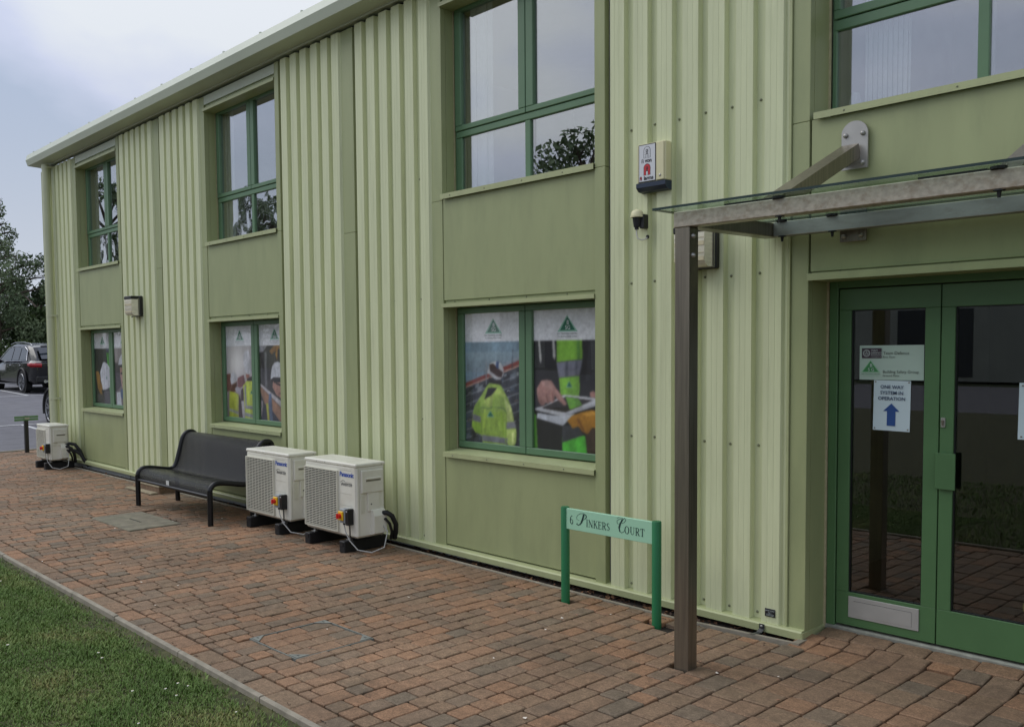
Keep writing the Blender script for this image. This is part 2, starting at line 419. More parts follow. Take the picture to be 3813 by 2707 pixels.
def pavement():
    base = MB(); M_JOINT = mat('joint_sand', (38, 32, 25), 0.95, var=.3, scale=30, bump=.4, bscale=120)
    base.box(-16.45, 1.3, 2.2, 4.86, -.16, -.024, M_JOINT); base.box(-16.45, -14.85, 4.8, 6.7, -.16, -.0245, M_JOINT)
    bb = [(-2.54,4.82),(1.3,4.82),(1.3,5.24),(-2.54,5.24)]
    base.add([(-2.54,4.82,-.025),(1.3,4.82,-.025),(1.3,4.93,-.025),(-2.54,4.93,-.025),(-2.54,5.24,.012),(1.3,5.24,.012)], [(0,1,2,3),(3,2,5,4)], M_JOINT)
    pav = base.build('pavement', kind='structure')
    L = lay_bricks()
    def inview(cx, cy):
        # rough visibility wedge of the photograph's floor
        v = Vector((cx, cy, -1.7)); f = Vector((-.75, .659, -.057)); d = v.dot(f); r = v.dot(Vector((.66, .751, -.012))); u = v.dot(Vector((-.035, .047, .998)))
        if d < .5: return None
        X = 3479*r/d + 1625; Y = -3479*u/d + 1482
        return d if -150 < X < 3960 and Y < 2850 else None
    near = sorted([(inview(b[0], b[1]), k) for k, b in enumerate(L) if inview(b[0], b[1])])
    single = set(k for _, k in near[:300])
    vars_ = [(w, s) for w in (.23, .155, .118) for s in range(3)]
    meshes = {}
    for w, s in vars_:
        vs, F = brick_geo(.126, w, .06, s*17+int(w*1000))
        me = bpy.data.meshes.new('brick'); me.from_pydata(vs, [], F); me.materials.append(M_BRICK); me.update(); meshes[w, s] = me
    rr = random.Random(5); rest = MB(); tint = []
    for k, (cx, cy, lx, ly) in enumerate(L):
        z = door_ramp(cx, cy) + rr.uniform(-.003, .003)
        tx, ty = rr.uniform(-.006, .006), rr.uniform(-.006, .006)
        ry = rr.uniform(-.010, .010)
        if cx > -2.54 and 4.93 < cy < 5.26: tx += .12
        if k in single:
            w = min((.23, .155, .118), key=lambda q: abs(q-ly)) if ly <= lx*2.2 else .23
            o = bpy.data.objects.new('brick', meshes[w, rr.randrange(3)]); COL.objects.link(o)
            o.location = (cx, cy, z); o.scale = (lx/.126, ly/w, 1); o.rotation_euler = (tx, ty, ry); o.parent = pav
        else:
            vs, F = brick_geo(lx, ly, .06, rr.randrange(40))
            M = Matrix.Translation((cx, cy, z)) @ Matrix.Rotation(ty, 4, 'Y') @ Matrix.Rotation(tx, 4, 'X')
            rest.add([tuple(M @ Vector(p)) for p in vs], F, M_BRICK); tint += [rr.random()]*len(F)
    o = rest.build('bricks', pav, kind='stuff')
    a = o.data.attributes.new('tint', 'FLOAT', 'FACE'); a.data.foreach_set('value', tint)
    # concrete edging stones along the lawn
    kerb = MB(); kerb.box(-16.4, 1.2, 2.16, 2.20, -.2, -.10, M_CONC); kb = kerb.build('lawn_kerb', kind='structure')
    x = .6; st = 0
    xs = [.6, -.3, -1.2, -2.1, -3.0, -3.9, -4.8, -5.711, -6.476, -7.23, -8.1, -9.0, -9.9, -10.8, -11.7, -12.6, -13.5, -14.4, -15.3, -16.3]
    for a_, b_ in zip(xs[:-1], xs[1:]):
        s = MB(); g = .004; dz = rr.uniform(-.003, .004); w = .032
        s.prism([(a_-g, yk(a_)-w, -.15), (a_-g, yk(a_)-w, .012+dz), (a_-g, yk(a_)-w+.006, .018+dz), (a_-g, yk(a_)-.006, .018+dz), (a_-g, yk(a_)-.001, .012+dz), (a_-g, yk(a_)-.001, -.15)],
                (b_-a_+2*g, yk(b_)-yk(a_), rr.uniform(-.003, .003)), M_CONC); s.build('kerb_stone', kb)
    # thin concrete edging on the wall side, and the trench behind it
    e = MB()
    px = [-2.56, -3.3, -4.2, -5.7, -6.5, -14.75]
    py = [4.905, 4.83, 4.85, 4.892, 4.905, 4.91]
    for i in range(len(px)-1):
        e.prism([(px[i], py[i], -.16), (px[i], py[i], .003), (px[i], py[i]+.026, .003), (px[i], py[i]+.026, -.16)], (px[i+1]-px[i], py[i+1]-py[i], 0), M_CONC, caps=False)
    e.prism([(-2.575, 4.90, -.1), (-2.535, 4.90, -.1), (-2.535, 5.25, -.1), (-2.575, 5.25, -.1)], (0, 0, .108), M_CONC)
    e.build('wall_edging', kind='structure')
    t = MB(); t.quad((-15, 4.84, -.055), (-2.5, 4.82, -.055), (-2.5, 5.058, -.018), (-15, 5.058, -.018), M_SOIL); t.build('trench', kind='structure')
    ek = MB(); ek.box(-16.52, -16.45, -1, 6.8, -.15, .012, M_CONC); ek.build('end_kerb', kind='structure')
    # dead leaves lying in the trench
    lv = MB(); LM = [mat('leaf_dry_a', (92, 62, 40), .8, var=.2, scale=40), mat('leaf_dry_b', (128, 92, 62), .8, var=.2, scale=40), mat('leaf_dry_c', (64, 46, 34), .8, var=.2, scale=40)]
    for k in range(900):
        x = rr.choice((rr.uniform(-14, -2.6), rr.uniform(-6, -2.6))); y = 4.90 + rr.random()*.15; s = rr.uniform(.010, .026)
        M = Matrix.Translation((x, y, -.050+(y-4.87)*.17+rr.uniform(0, .012))) @ Matrix.Rotation(rr.uniform(0, 6.3), 4, 'Z') @ Matrix.Rotation(rr.uniform(-.7, .7), 4, 'X') @ Matrix.Rotation(rr.uniform(-.7,.7), 4, 'Y')
        lv.add([tuple(M @ Vector(p)) for p in ((-s,0,0),(0,-s*.5,.004),(s,0,0),(0,s*.5,.006))], [(0,1,2,3)], rr.choice(LM))
    lv.build('fallen_leaves', kind='stuff')
    # crumbs, leaf bits and petals on the paving
    cr = MB(); CM = [mat('petal', (215, 205, 190), .7), mat('chip', (170, 120, 96), .7)]
    for k in range(46):
        x = rr.uniform(-9, -1.6); y = rr.uniform(2.5, 4.8); s = rr.uniform(.006, .014); a = rr.uniform(0, 6.3)
        cr.add([(x+s*math.cos(a+q), y+s*.7*math.sin(a+q), .006+door_ramp(x,y)+(.004 if q == 0 else 0)) for q in (0, 1.7, 3.1, 4.6)], [(0,1,2,3)], rr.choice(CM))
    DM = [mat('crumb_soil', (52, 42, 32), .9, var=.3, scale=40), LM[0], LM[2]]
    for k in range(520):
        q = rr.random()
        if q < .55: x = rr.uniform(-13.5, -2.6); y = 4.80+min(.07, max(0, (-3.3-x)*.026))-abs(rr.gauss(0, .035))
        elif q < .8: x = rr.uniform(-8, -6); y = 4.42+rr.gauss(0, .06)
        else: x = rr.uniform(-9, -3); y = yk(x)+abs(rr.gauss(0, .03))
        s = rr.uniform(.003, .010); a = rr.uniform(0, 6.3)
        cr.add([(x+s*math.cos(a+q_), y+s*.7*math.sin(a+q_), .004+(.003 if q_ == 0 else 0)) for q_ in (0, 1.7, 3.1, 4.6)], [(0,1,2,3)], rr.choice(DM))
    cr.build('paving_litter', kind='stuff')
pavement()

# ------------------------------------------------------------------ manhole covers
def manholes():
    x0, x1, y0, y1 = HOLES[0]
    M_GALV = mat('galvanised_frame', (122, 124, 116), .7, metal=.05, var=.15, scale=20)
    t = thing('recessed_manhole_cover', 'square recessed manhole cover filled with bricks, grey metal corner plates', 'manhole cover', ((x0+x1)/2, (y0+y1)/2, 0))
    b = MB()
    for a in ((x0,x0+.007,y0,y1),(x1-.007,x1,y0,y1),(x0+.007,x1-.007,y0,y0+.007),(x0+.007,x1-.007,y1-.007,y1)): b.box(*a, -.05, .001, M_GALV)
    b.build('frame', t)
    d = MB(); d.box(x0+.008, x1-.008, y0+.008, y1-.008, -.08, -.02, MATS['joint_sand']); d.build('tray', t)
    c = .085
    for cx, cy, sx, sy in ((x0+.008,y0+.008,1,1),(x1-.008,y0+.008,-1,1),(x0+.008,y1-.008,1,-1),(x1-.008,y1-.008,-1,-1)):
        p = MB(); pts = [(cx,cy,.0015),(cx+sx*c,cy,.0015),(cx,cy+sy*c,.0015)]
        if sx*sy < 0: pts = pts[::-1]
        p.prism(pts, (0,0,.003), M_GALV); pl = p.build('corner_plate', t)
        h = MB(); hx, hy = cx+sx*c*.32, cy+sy*c*.32; h.box(hx-.010, hx+.010, hy-.004, hy+.004, .003, .0050, M_BLACK); h.build('key_hole', pl)
    rr = random.Random(9); x = x0+.014; pw = (x1-x0-.028)/4
    for i in range(4):
        y = y0+.014
        while y < y1-.03:
            ly = rr.choice((.2, .16, .12))
            if y+ly > y1-.05: ly = y1-.014-y
            if ly < .03: break
            vs, F = brick_geo(pw-.006, ly-.006, .05, rr.randrange(99))
            q = MB(); q.add([(vx+x+pw/2, vy+y+ly/2, vz) for vx, vy, vz in vs], F, M_BRICK); q.build('brick', t); y += ly
        x += pw
    x0, x1, y0, y1 = HOLES[1]
    cm = mat('mossy_concrete', (122, 116, 98), .9, var=.2, scale=9, bump=.3, bscale=100, dirt=((98, 98, 78), .55, 5))
    t = thing('concrete_cover', 'large mossy grey concrete slab cover set in bricks before the bench', 'drain cover', ((x0+x1)/2, (y0+y1)/2, 0))
    s = MB(); s.cbox(x0+.004, x1-.004, y0+.004, y1-.004, -.06, .004, cm, .006); s.build('slab', t)
    h = MB(); h.box((x0+x1)/2-.13, (x0+x1)/2+.13, (y0+y1)/2-.012, (y0+y1)/2+.006, .0, .0055, mat('slot_dark', (60, 60, 50), .9)); h.build('lifting_slot', t)
    # low brick-sided box with a pale lid under the bench
    t = thing('inspection_box', 'low brick-sided box with pale flat lid on the paving under the bench', 'drain box', (-10.56, 4.76, 0))
    b = MB(); b.box(-10.86, -10.27, 4.70, 4.92, 0, .075, M_BRICK); b.build('side', t)
    l_ = MB(); l_.cbox(-10.88, -10.26, 4.69, 4.93, .075, .095, mat('pale_lid', (150, 138, 112), .8, var=.15, scale=15), .004); l_.build('lid', t)
    u = MB(); u.cbox(-11.0, -10.27, 4.60, 4.688, .002, .022, mat('pale_lid', (150, 138, 112)), .004); u.build('kerb_strip', t)
manholes()

# ------------------------------------------------------------------ lawn
def lawn():
    gm = mat('lawn_soil', (72, 72, 40), .95, var=.35, scale=14, bump=.4, bscale=50)
    b = MB()
    b.add([(-16.4, yk(-16.4)-.028, -.015), (1.5, yk(1.5)-.028, -.015), (60, 2.0, -.015), (60, -12.9, -.015), (-16.4, -12.9, -.015)], [(4,3,2,1,0)], gm)
    b.build('lawn', kind='structure')
    m = bpy.data.materials.new('grass_blades'); m.use_nodes = True; nt = m.node_tree; n = nt.nodes; l = nt.links
    p = n['Principled BSDF']; p.inputs['Roughness'].default_value = .6; p.inputs['Specular IOR Level'].default_value = .3
    at = n.new('ShaderNodeAttribute'); at.attribute_name = 'tint'
    geo = n.new('ShaderNodeNewGeometry'); nz = n.new('ShaderNodeTexNoise'); nz.inputs['Scale'].default_value = 2.2; nz.inputs['Detail'].default_value = 5
    l.new(geo.outputs['Position'], nz.inputs['Vector'])
    ad = n.new('ShaderNodeMath'); ad.operation = 'MULTIPLY_ADD'; ad.inputs[1].default_value = .35; l.new(at.outputs['Fac'], ad.inputs[0]); 
    mr = n.new('ShaderNodeMapRange'); mr.inputs['From Min'].default_value = .3; mr.inputs['From Max'].default_value = .7; mr.inputs['To Min'].default_value = 0; mr.inputs['To Max'].default_value = .65
    l.new(nz.outputs['Fac'], mr.inputs['Value']); l.new(mr.outputs['Result'], ad.inputs[2])
    rp = n.new('ShaderNodeValToRGB'); e = rp.color_ramp.elements
    e[0].color = (*lin((78, 102, 44)), 1); e[1].color = (*lin((142, 134, 82)), 1); q = e.new(.45); q.color = (*lin((98, 124, 58)), 1); q = e.new(.72); q.color = (*lin((116, 132, 70)), 1)
    l.new(ad.outputs['Value'], rp.inputs['Fac']); l.new(rp.outputs['Color'], p.inputs['Base Color'])
    p.inputs['Subsurface Weight'].default_value = 0.0
    R = np.random.RandomState(4)
    def blades(N, xa, xb, ya, yb, hmin, hmax, w):
        x = R.uniform(xa, xb, N); y = ya + (yb-ya)*R.uniform(0, 1, N)
        ke = 2.288+.0155*(-3.47-x)-.036
        # worn strip beside the kerb, thinner grass there
        d = ke-y; wn = np.array([mnoise.noise(Vector((a*1.7, b_*5.0, 7))) for a, b_ in zip(x, y)]); lim = .075+.16*np.clip(wn+.15, 0, 1)
        keep = (d > -.004) & ((d > lim) | (R.uniform(0, 1, N) < .05 + .5*np.clip(d/lim, 0, 1)**2)); x = x[keep]; y = y[keep]; N = len(x)
        cl = np.array([mnoise.noise(Vector((a*2.6, b_*2.6, 0))) for a, b_ in zip(x, y)])
        c2 = np.array([mnoise.noise(Vector((a*9, b_*9, 3))) for a, b_ in zip(x, y)])
        h = R.uniform(hmin, hmax, N)*(1+.5*cl+.45*c2); a = R.uniform(0, 2*np.pi, N); lean = R.uniform(.2, 1.3, N)*h
        ww = w*R.uniform(.6, 1.4, N); px, py = np.cos(a+np.pi/2)*ww, np.sin(a+np.pi/2)*ww
        V = np.zeros((N, 5, 3)); 
        V[:,0] = np.c_[x-px, y-py, np.full(N, -.015)]; V[:,1] = np.c_[x+px, y+py, np.full(N, -.015)]
        mx, my = x+np.cos(a)*lean*.35, y+np.sin(a)*lean*.35
        V[:,2] = np.c_[mx+px*.75, my+py*.75, -.015+h*.62]; V[:,3] = np.c_[mx-px*.75, my-py*.75, -.015+h*.62]
        V[:,4] = np.c_[x+np.cos(a)*lean, y+np.sin(a)*lean, -.015+h]
        return V, np.clip(R.uniform(0, 1, N), 0, 1)
    parts = [blades(190000, -9.5, -3.2, .9, 2.42, .008, .021, .0022), blades(26000, -16, -9.5, 0, 2.5, .02, .045, .004), blades(30000, -3.2, 1.2, -1.0, 2.3, .02, .04, .003), blades(16000, -9.5, -3.2, -1.5, .9, .02, .04, .004),
             blades(9000, -9.5, -3.2, .9, 2.36, .008, .016, .007)]
    V = np.concatenate([q[0] for q in parts]); T = np.concatenate([q[1] for q in parts]); N = len(V)
    me = bpy.data.meshes.new('grass'); me.vertices.add(N*5); me.vertices.foreach_set('co', V.reshape(-1))
    base = (np.arange(N)*5)[:, None]
    loops = np.concatenate([base+0, base+1, base+2, base+3, base+3, base+2, base+4], 1).reshape(-1)
    me.loops.add(N*7); me.loops.foreach_set('vertex_index', loops.astype(np.int32))
    me.polygons.add(N*2)
    ls = np.empty(N*2, np.int32); ls[0::2] = np.arange(N)*7; ls[1::2] = np.arange(N)*7+4
    me.polygons.foreach_set('loop_start', ls)
    me.update(calc_edges=True); me.validate()
    at_ = me.attributes.new('tint', 'FLOAT', 'FACE'); tt = np.repeat(T, 2)
    if len(at_.data) == len(tt): at_.data.foreach_set('value', tt.astype(np.float32))
    me.materials.append(m); o = bpy.data.objects.new('grass', me); COL.objects.link(o); o['kind'] = 'stuff'
    # daisies and fallen twigs
    d = MB(); W = mat('daisy_white', (235, 235, 228), .6); Yl = mat('daisy_yellow', (220, 180, 40), .6)
    rr = random.Random(2)
    pts = [(-5.1,1.95),(-5.0,1.93),(-4.35,2.06),(-4.28,2.08),(-6.2,1.75),(-4.32,1.98),(-7.2,2.05),(-7.9,2.1),(-5.6,1.62),(-6.6,1.6),(-4.2,1.98),(-4.0,1.7)]+[(rr.uniform(-8.5,-3.6), rr.uniform(1.0,2.15)) for _ in range(4)]
    for x, y in pts:
        r = rr.uniform(.005, .008); z = .014
        d.poly([(x+r*math.cos(a), y+r*math.sin(a), z+.002*math.cos(3*a)) for a in [k*math.pi/5 for k in range(10)]], W)
        d.poly([(x+r*.4*math.cos(a), y+r*.4*math.sin(a), z+.003) for a in [k*math.pi/3 for k in range(6)]], Yl)
    d.build('daisies', kind='stuff')
lawn()

# ------------------------------------------------------------------ office building
def zm(x, z):            # courses and eaves of the building fall very slightly towards its far end
    return 1.3 + (z-1.3)*(1+.0045*(max(x, -16)+5.6))
YC, YT, YTRIM, YP = 5.0, 5.038, 5.015, 5.020
Z0, ZS0, ZS1 = .086, .800, .836            # infill panel bottom, lower sill flashing
ZL0, ZL1, ZL2 = 1.997, 2.026, 2.053        # lintel flashing, groove
ZU0, ZU1 = 2.852, 2.892                    # upper sill
ZH0, ZH1, ZH2 = 4.350, 4.380, 4.424        # head flashing
ZTOP = 4.52
BL = thing('office_building', 'two storey office clad in pale green ribbed metal with green window frames', 'building', (-8.5, 5.1, 0))
def bpart(b, name, **k): return b.build(name, BL, zmap=zm, **k)
CREST_R = {'a': [-14.53, -14.37, -14.205, -14.04, -13.873, -13.708, -13.543],
           'b': [-11.715, -11.546, -11.378, -11.215, -11.052, -10.877],
           'c': [-10.53, -10.367, -10.199, -10.03, -9.856, -9.682],
           'd': [-7.843, -7.664, -7.495, -7.313, -7.146, -6.978],
           'e': [-6.624, -6.451, -6.28, -6.108, -5.937, -5.759],
           'f': [-3.813, -3.63, -3.448, -3.261, -3.083, -2.897, -2.711]}
START = {'a': -14.66, 'b': -11.825, 'c': -10.647, 'd': -7.945, 'e': -6.725, 'f': -3.925}
ENDX = {'a': -13.525, 'b': -10.86, 'c': -9.664, 'd': -6.96, 'e': -5.741, 'f': -2.690}
def cladding():
    for k in 'abcdef':
        rs = CREST_R[k]; p = (rs[-1]-rs[0])/(len(rs)-1); cw = p*.60
        pts = [(START[k], YT), (START[k]+.001, YC)]
        for i, r in enumerate(rs):
            lft = START[k]+.001 if i == 0 else r-cw
            w = r-lft
            if i: pts += [(lft-.012, YT), (lft, YC)]
            # two faint stiffening swages on every crest
            for q in (.33, .66):
                a = lft+w*q; pts += [(a-.004, YC), (a-.002, YC+.0012), (a+.002, YC+.0012), (a+.004, YC)]
            pts += [(r, YC)]
            if i < len(rs)-1: pts += [(r+.007, YT)]
        pts += [(rs[-1]+.012, YTRIM+.004)]
        pts += [(ENDX[k]+.006, YTRIM+.004)]
        b = MB(); zb = .060
        b.sheet([(x, y, zb) for x, y in pts], (0, 0, ZTOP-zb), M_CLAD)
        b.sheet([(x, y+.006, zb) for x, y in pts][::-1], (0, 0, ZTOP-zb), M_CLAD)
        for (xa, ya), (xb, yb) in zip(pts[:-1], pts[1:]): b.quad((xa, ya, zb), (xa, ya+.006, zb), (xb, yb+.006, zb), (xb, yb, zb), M_CLAD)
        bpart(b, 'cladding_panel')
    # screws along the fixing lines, in the troughs
    s = MB()
    for k in 'abcdef':
        rs = CREST_R[k]; p = (rs[-1]-rs[0])/(len(rs)-1)
        for z in (.105, 1.085, 2.08, 3.06) :
            for i, r in enumerate(rs[:-1]):
                if k == 'f' or (i % 2 == 0): s.dome((r+.013+p*.10, YT-.001, z + (.004 if i % 2 else 0)), (0, -1, 0), .0085, .008, M_SCREW)
    bpart(s, 'screws', kind='stuff')
def trims():
    def strip(x0, x1, y, z0, z1, m=M_TRIM, ret=.05, joint=None):
        b = MB()
        if joint:
            b.cbox(x0, x1, y, y+ret, z0, joint-.0012, m, .002); b.cbox(x0, x1, y+.0006, y+ret, joint+.0012, z1, m, .002)
        else: b.cbox(x0, x1, y, y+ret, z0, z1, m, .002)
        bpart(b, 'trim_strip')
    # left of each bay, right of each bay, and the two section joints
    for xl, xo, xs, xr in ((-13.523, -13.391, -11.945, -11.862), (-9.662, -9.550, -8.065, -7.990), (-5.739, -5.612, -4.060, -3.973)):
        strip(xl, xo, YTRIM, .052, ZTOP, joint=2.845); strip(xs, xr, YC+.003, .052, ZTOP, joint=2.86)
    strip(-2.660, -2.560, YTRIM, .046, ZTOP, ret=.05, joint=2.885)
    strip(-2.676, -2.662, YC+.003, .05, ZTOP, M_FLASH, .03)
    strip(-10.858, -10.703, YTRIM, .055, ZTOP, joint=2.7); strip(-6.958, -6.782, YTRIM, .055, ZTOP, joint=2.72)
    b = MB(); b.prism([(-14.75, 5.004, .05), (-14.67, 5.004, .05), (-14.67, 5.03, .05), (-14.72, 5.03, .05), (-14.72, 5.10, .05), (-14.75, 5.10, .05)], (0,0,ZTOP-.05), M_TRIM); bpart(b, 'corner_trim')
BAYS = [(-13.391, -11.945), (-9.550, -8.065), (-5.612, -4.060)]
def sill_screws(b, x0, x1, y, z, n, m=M_SCREW, nrm=(0, -1, 0), r=.006):
    for i in range(n): b.dome((x0+(x1-x0)*(i+.3)/n, y, z), nrm, r, .005, m, n=6)
def flashing(x0, x1, z0, z1, yb, name, n=4, top_up=.0):
    """folded flashing: front lip and sloping ledge back to the frame"""
    b = MB()
    b.prism([(x0, YC-.012, z0), (x0, YC-.012, z1), (x0, yb, z1+top_up), (x0, yb, z1-.004+top_up), (x0, YC-.006, z1-.005), (x0, YC-.006, z0)], (x1-x0, 0, 0), M_FLASH)
    sill_screws(b, x0, x1, YC-.0115, (z0+z1)/2, n)
    bpart(b, name)
def infills():
    for x0, x1 in BAYS:
        b = MB(); b.cbox(x0+.004, x1-.002, YP, YP+.03, Z0, ZS0+.004, M_TRIM, .0015); bpart(b, 'infill_panel')
        b = MB(); b.cbox(x0+.004, x1-.002, YP, YP+.03, ZL2, ZU0+.004, M_TRIM, .0015); bpart(b, 'infill_panel')
        b = MB(); b.cbox(x0+.004, x1-.002, YP-.004, YP+.03, ZH2, ZTOP, M_GUTTER, .0015); bpart(b, 'infill_panel')
        flashing(x0+.002, x1-.001, ZS0, ZS1, 5.175, 'window_sill', top_up=.022)
        flashing(x0+.002, x1-.001, ZU0, ZU1, 5.175, 'window_sill', top_up=.02)
        for z0, z1, z2 in ((ZL0, ZL1, ZL2), (ZH0, ZH1, ZH2)):
            b = MB()
            b.box(x0-.004, x1-.001, YC-.006, YC+.0, z0, z1, M_FLASH); b.box(x0, x1-.001, YC+.0, 5.18, z0, z0+.006, M_TRIM)
            b.box(x0, x1-.001, YC+.004, 5.04, z1-.001, z1+.002, M_TRIM); b.box(x0+.004, x1-.002, 5.033, 5.04, z1, z2+.01, M_TRIM)
            sill_screws(b, x0, x1, 5.0325, (z1+z2)/2, 4, r=.007)
            bpart(b, 'lintel_flashing')
        for z0, z1 in ((ZS1+.001, ZL0), (ZU1+.001, ZH0)):     # reveals
            b = MB(); b.box(x0-.03, x0-.0015, YTRIM+.052, 5.185, z0-.03, z1+.004, M_TRIM); bpart(b, 'reveal')
            b = MB(); b.box(x1, x1+.03, YC+.055, 5.185, z0-.03, z1+.004, M_TRIM); bpart(b, 'reveal')
            b = MB(); b.box(x0, x0+.006, 5.148, 5.154, z0, z1, M_SEAL); bpart(b, 'sealant_bead')
    # entrance bay
    x0, x1 = -2.556, 1.4
    b = MB(); b.cbox(x0+.006, x1, YP, YP+.03, 2.068, 2.886, M_TRIM, .0015); bpart(b, 'infill_panel')
    flashing(x0+.03, x1, 2.882, 2.918, 5.26, 'window_sill', n=7, top_up=.02)
    b = MB(); b.box(x0-.002, x1, YC-.006, YC, 2.020, 2.058, M_FLASH); b.box(x0, x1, YC, 5.27, 2.020, 2.026, M_TRIM); b.box(x0+.006, x1, 5.033, 5.04, 2.057, 2.08, M_TRIM); b.box(x0+.006, x1, 5.004, 5.033, 2.0575, 2.060, M_TRIM)
    sill_screws(b, x0, x1, 5.0325, 2.066, 7, r=.007); bpart(b, 'lintel_flashing')
    b = MB(); b.box(x0-.05, x0-.004, YTRIM+.052, 5.262, .03, 2.022, M_TRIM); bpart(b, 'reveal')
    b = MB(); b.box(x0-.05, x0-.004, YTRIM+.052, 5.262, 2.93, ZH0, M_TRIM); bpart(b, 'reveal')
    b = MB(); b.box(x0-.004, x0+.007, 5.236, 5.246, .045, 2.02, M_SEAL); b.box(x0-.004, x0+.007, 5.226, 5.236, 2.93, ZH0, M_SEAL); bpart(b, 'sealant_bead')
def base_and_eaves():
    for xa, xb in ((-14.75, -10.70), (-10.698, -8.10), (-8.098, -5.79), (-5.788, -2.562)):
        b = MB(); b.prism([(xa, 4.978, .018), (xa, 4.976, .058), (xa, 4.986, .066), (xa, 5.10, .088), (xa, 5.10, .078), (xa, 4.99, .058), (xa, 4.986, .018)], (xb-xa, 0, 0), M_FLASH); bpart(b, 'base_flashing')
    b = MB(); b.box(-2.5625, -2.5545, 4.979, 5.24, -.004, .060, M_FLASH); bpart(b, 'base_flashing')
    # gutter: half-hexagon profile with stop end, and dark soffit behind
    x0, x1 = -14.715, 2.4
    prof = [(5.0, 4.448), (4.802, 4.458), (4.774, 4.538), (4.798, 4.618), (4.812, 4.622), (4.812, 4.606), (4.786, 4.538), (4.812, 4.470), (5.0, 4.460)]
    def ev(x, z): return z + .0131*(x+14.3)
    b = MB()
    for i in range(len(prof)):
        (ya, za), (yb, zb) = prof[i], prof[(i+1) % len(prof)]
        b.quad((x0, ya, ev(x0, za)), (x0, yb, ev(x0, zb)), (x1, yb, ev(x1, zb)), (x1, ya, ev(x1, za)), M_GUTTER)
    endp = [(y, z) for y, z in ((5.0, 4.448), (4.802, 4.458), (4.774, 4.538), (4.798, 4.618), (4.82, 4.626), (5.0, 4.63))]
    b.prism([(x0-.004, y, ev(x0, z)) for y, z in endp], (.004, 0, 0), M_GUTTER)
    b.build('gutter', BL)
    b = MB()
    for k in range(24): x = x0+.25+k*.72; b.box(x, x+.02, 4.80, 4.83, ev(x, 4.621), ev(x, 4.634), M_GUTTER)
    b.build('gutter_clips', BL, kind='stuff')
    b = MB(); b.quad((x0, 4.84, ev(x0, 4.596)), (x1, 4.84, ev(x1, 4.596)), (x1, 10.5, ev(x1, 5.25)), (x0, 10.5, ev(x0, 5.25)), M_GUTTER)
    for k in range(46):
        x = x0+.3+k*.37; b.prism([(x, 4.84, ev(x, 4.598)), (x+.035, 4.84, ev(x, 4.598)), (x+.035, 10.4, ev(x, 5.25)), (x, 10.4, ev(x, 5.25))], (0, 0, .012), M_GUTTER)
    # sheet roof rises behind the gutter
    b.quad((x1, 10.5, ev(x1, 5.25)), (x0, 10.5, ev(x0, 5.25)), (x0, 16, ev(x0, 4.65)), (x1, 16, ev(x1, 4.65)), M_GUTTER)
    b.build('roof', BL)
    b = MB(); b.box(x0+.06, x1, 4.99, 5.06, 4.43, 4.62, M_GUTTER)
    b.v = [(x, y, ev(x, z)) for x, y, z in b.v]; b.build('eaves_board', BL)
    # downpipe at the far corner
    pb = MB(); xc, yc = -14.29, 4.915
    pb.tube([(xc, yc, .05), (xc, yc, 2.1), (xc, yc, 4.42)], .053, M_PIPE, 20); dp = pb.build('downpipe', BL, smooth=True)
    for z in (.95, 2.18, 4.36):
        c = MB(); c.tube([(xc, yc, z), (xc, yc, z+.045)], .0575, M_PIPE, 20); c.box(xc+.05, xc+.075, yc-.01, yc+.1, z+.008, z+.036, M_PIPE); c.build('pipe_clip', dp, smooth=True)
    # body: masonry behind the cladding, gable wall, floors and rooms
    w = MB()
    for xa, xb in ((-14.72, -13.42), (-11.90, -9.58), (-8.03, -5.64), (-4.03, -2.61)): w.box(xa, xb, 5.06, 5.19, -.1, 4.5, M_ROOM)
    for x0_, x1_ in BAYS: w.box(x0_-.03, x1_+.03, 5.055, 5.19, -.1, .80, M_ROOM); w.box(x0_-.03, x1_+.03, 5.055, 5.19, 2.06, 2.84, M_ROOM); w.box(x0_-.03, x1_+.03, 5.055, 5.19, 4.42, 4.5, M_ROOM)
    w.box(-2.61, 2.2, 5.056, 5.24, 2.07, 2.88, M_ROOM); w.box(-2.61, 2.2, 5.056, 5.24, 4.42, 4.5, M_ROOM)
    bpart(w, 'wall')
    w = MB(); w.box(-14.70, 2.2, 5.2, 8.5, 2.40, 2.55, M_ROOM); w.box(-14.70, 2.2, 5.2, 8.5, 4.46, 4.5, M_ROOM)
    w.box(-14.70, 2.2, 8.5, 8.6, 2.55, 4.46, M_ROOM)
    for x in (-11.3, -7.3, -3.2): w.box(x, x+.1, 5.21, 8.5, 2.551, 4.459, M_ROOM)
    w.build('upper_room', BL)
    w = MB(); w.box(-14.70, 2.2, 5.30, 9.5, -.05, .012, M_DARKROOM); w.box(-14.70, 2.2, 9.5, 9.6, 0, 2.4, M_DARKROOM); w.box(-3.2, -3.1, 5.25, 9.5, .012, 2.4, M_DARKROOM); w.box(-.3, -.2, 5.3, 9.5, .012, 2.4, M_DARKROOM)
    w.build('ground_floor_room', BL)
    g = MB(); pts = [(-14.745, 5.1), ]
    y = 5.1
    while y < 15.8: pts += [(-14.745, y+.11), (-14.715, y+.125), (-14.715, y+.165), (-14.745, y+.18)]; y += .18
    g.sheet([(x, y, .05) for x, y in pts], (0, 0, 4.45), M_CLAD); g.box(-14.70, -14.6, 5.1, 16, -.1, 4.5, M_ROOM); g.build('gable_wall', BL)
    g = MB(); g.box(2.2, 2.3, 5.0, 16, -.1, 4.7, M_CLAD); g.box(-14.7, 2.2, 15.9, 16, -.1, 4.6, M_CLAD); g.build('rear_wall', BL)
cladding(); trims(); infills(); base_and_eaves()

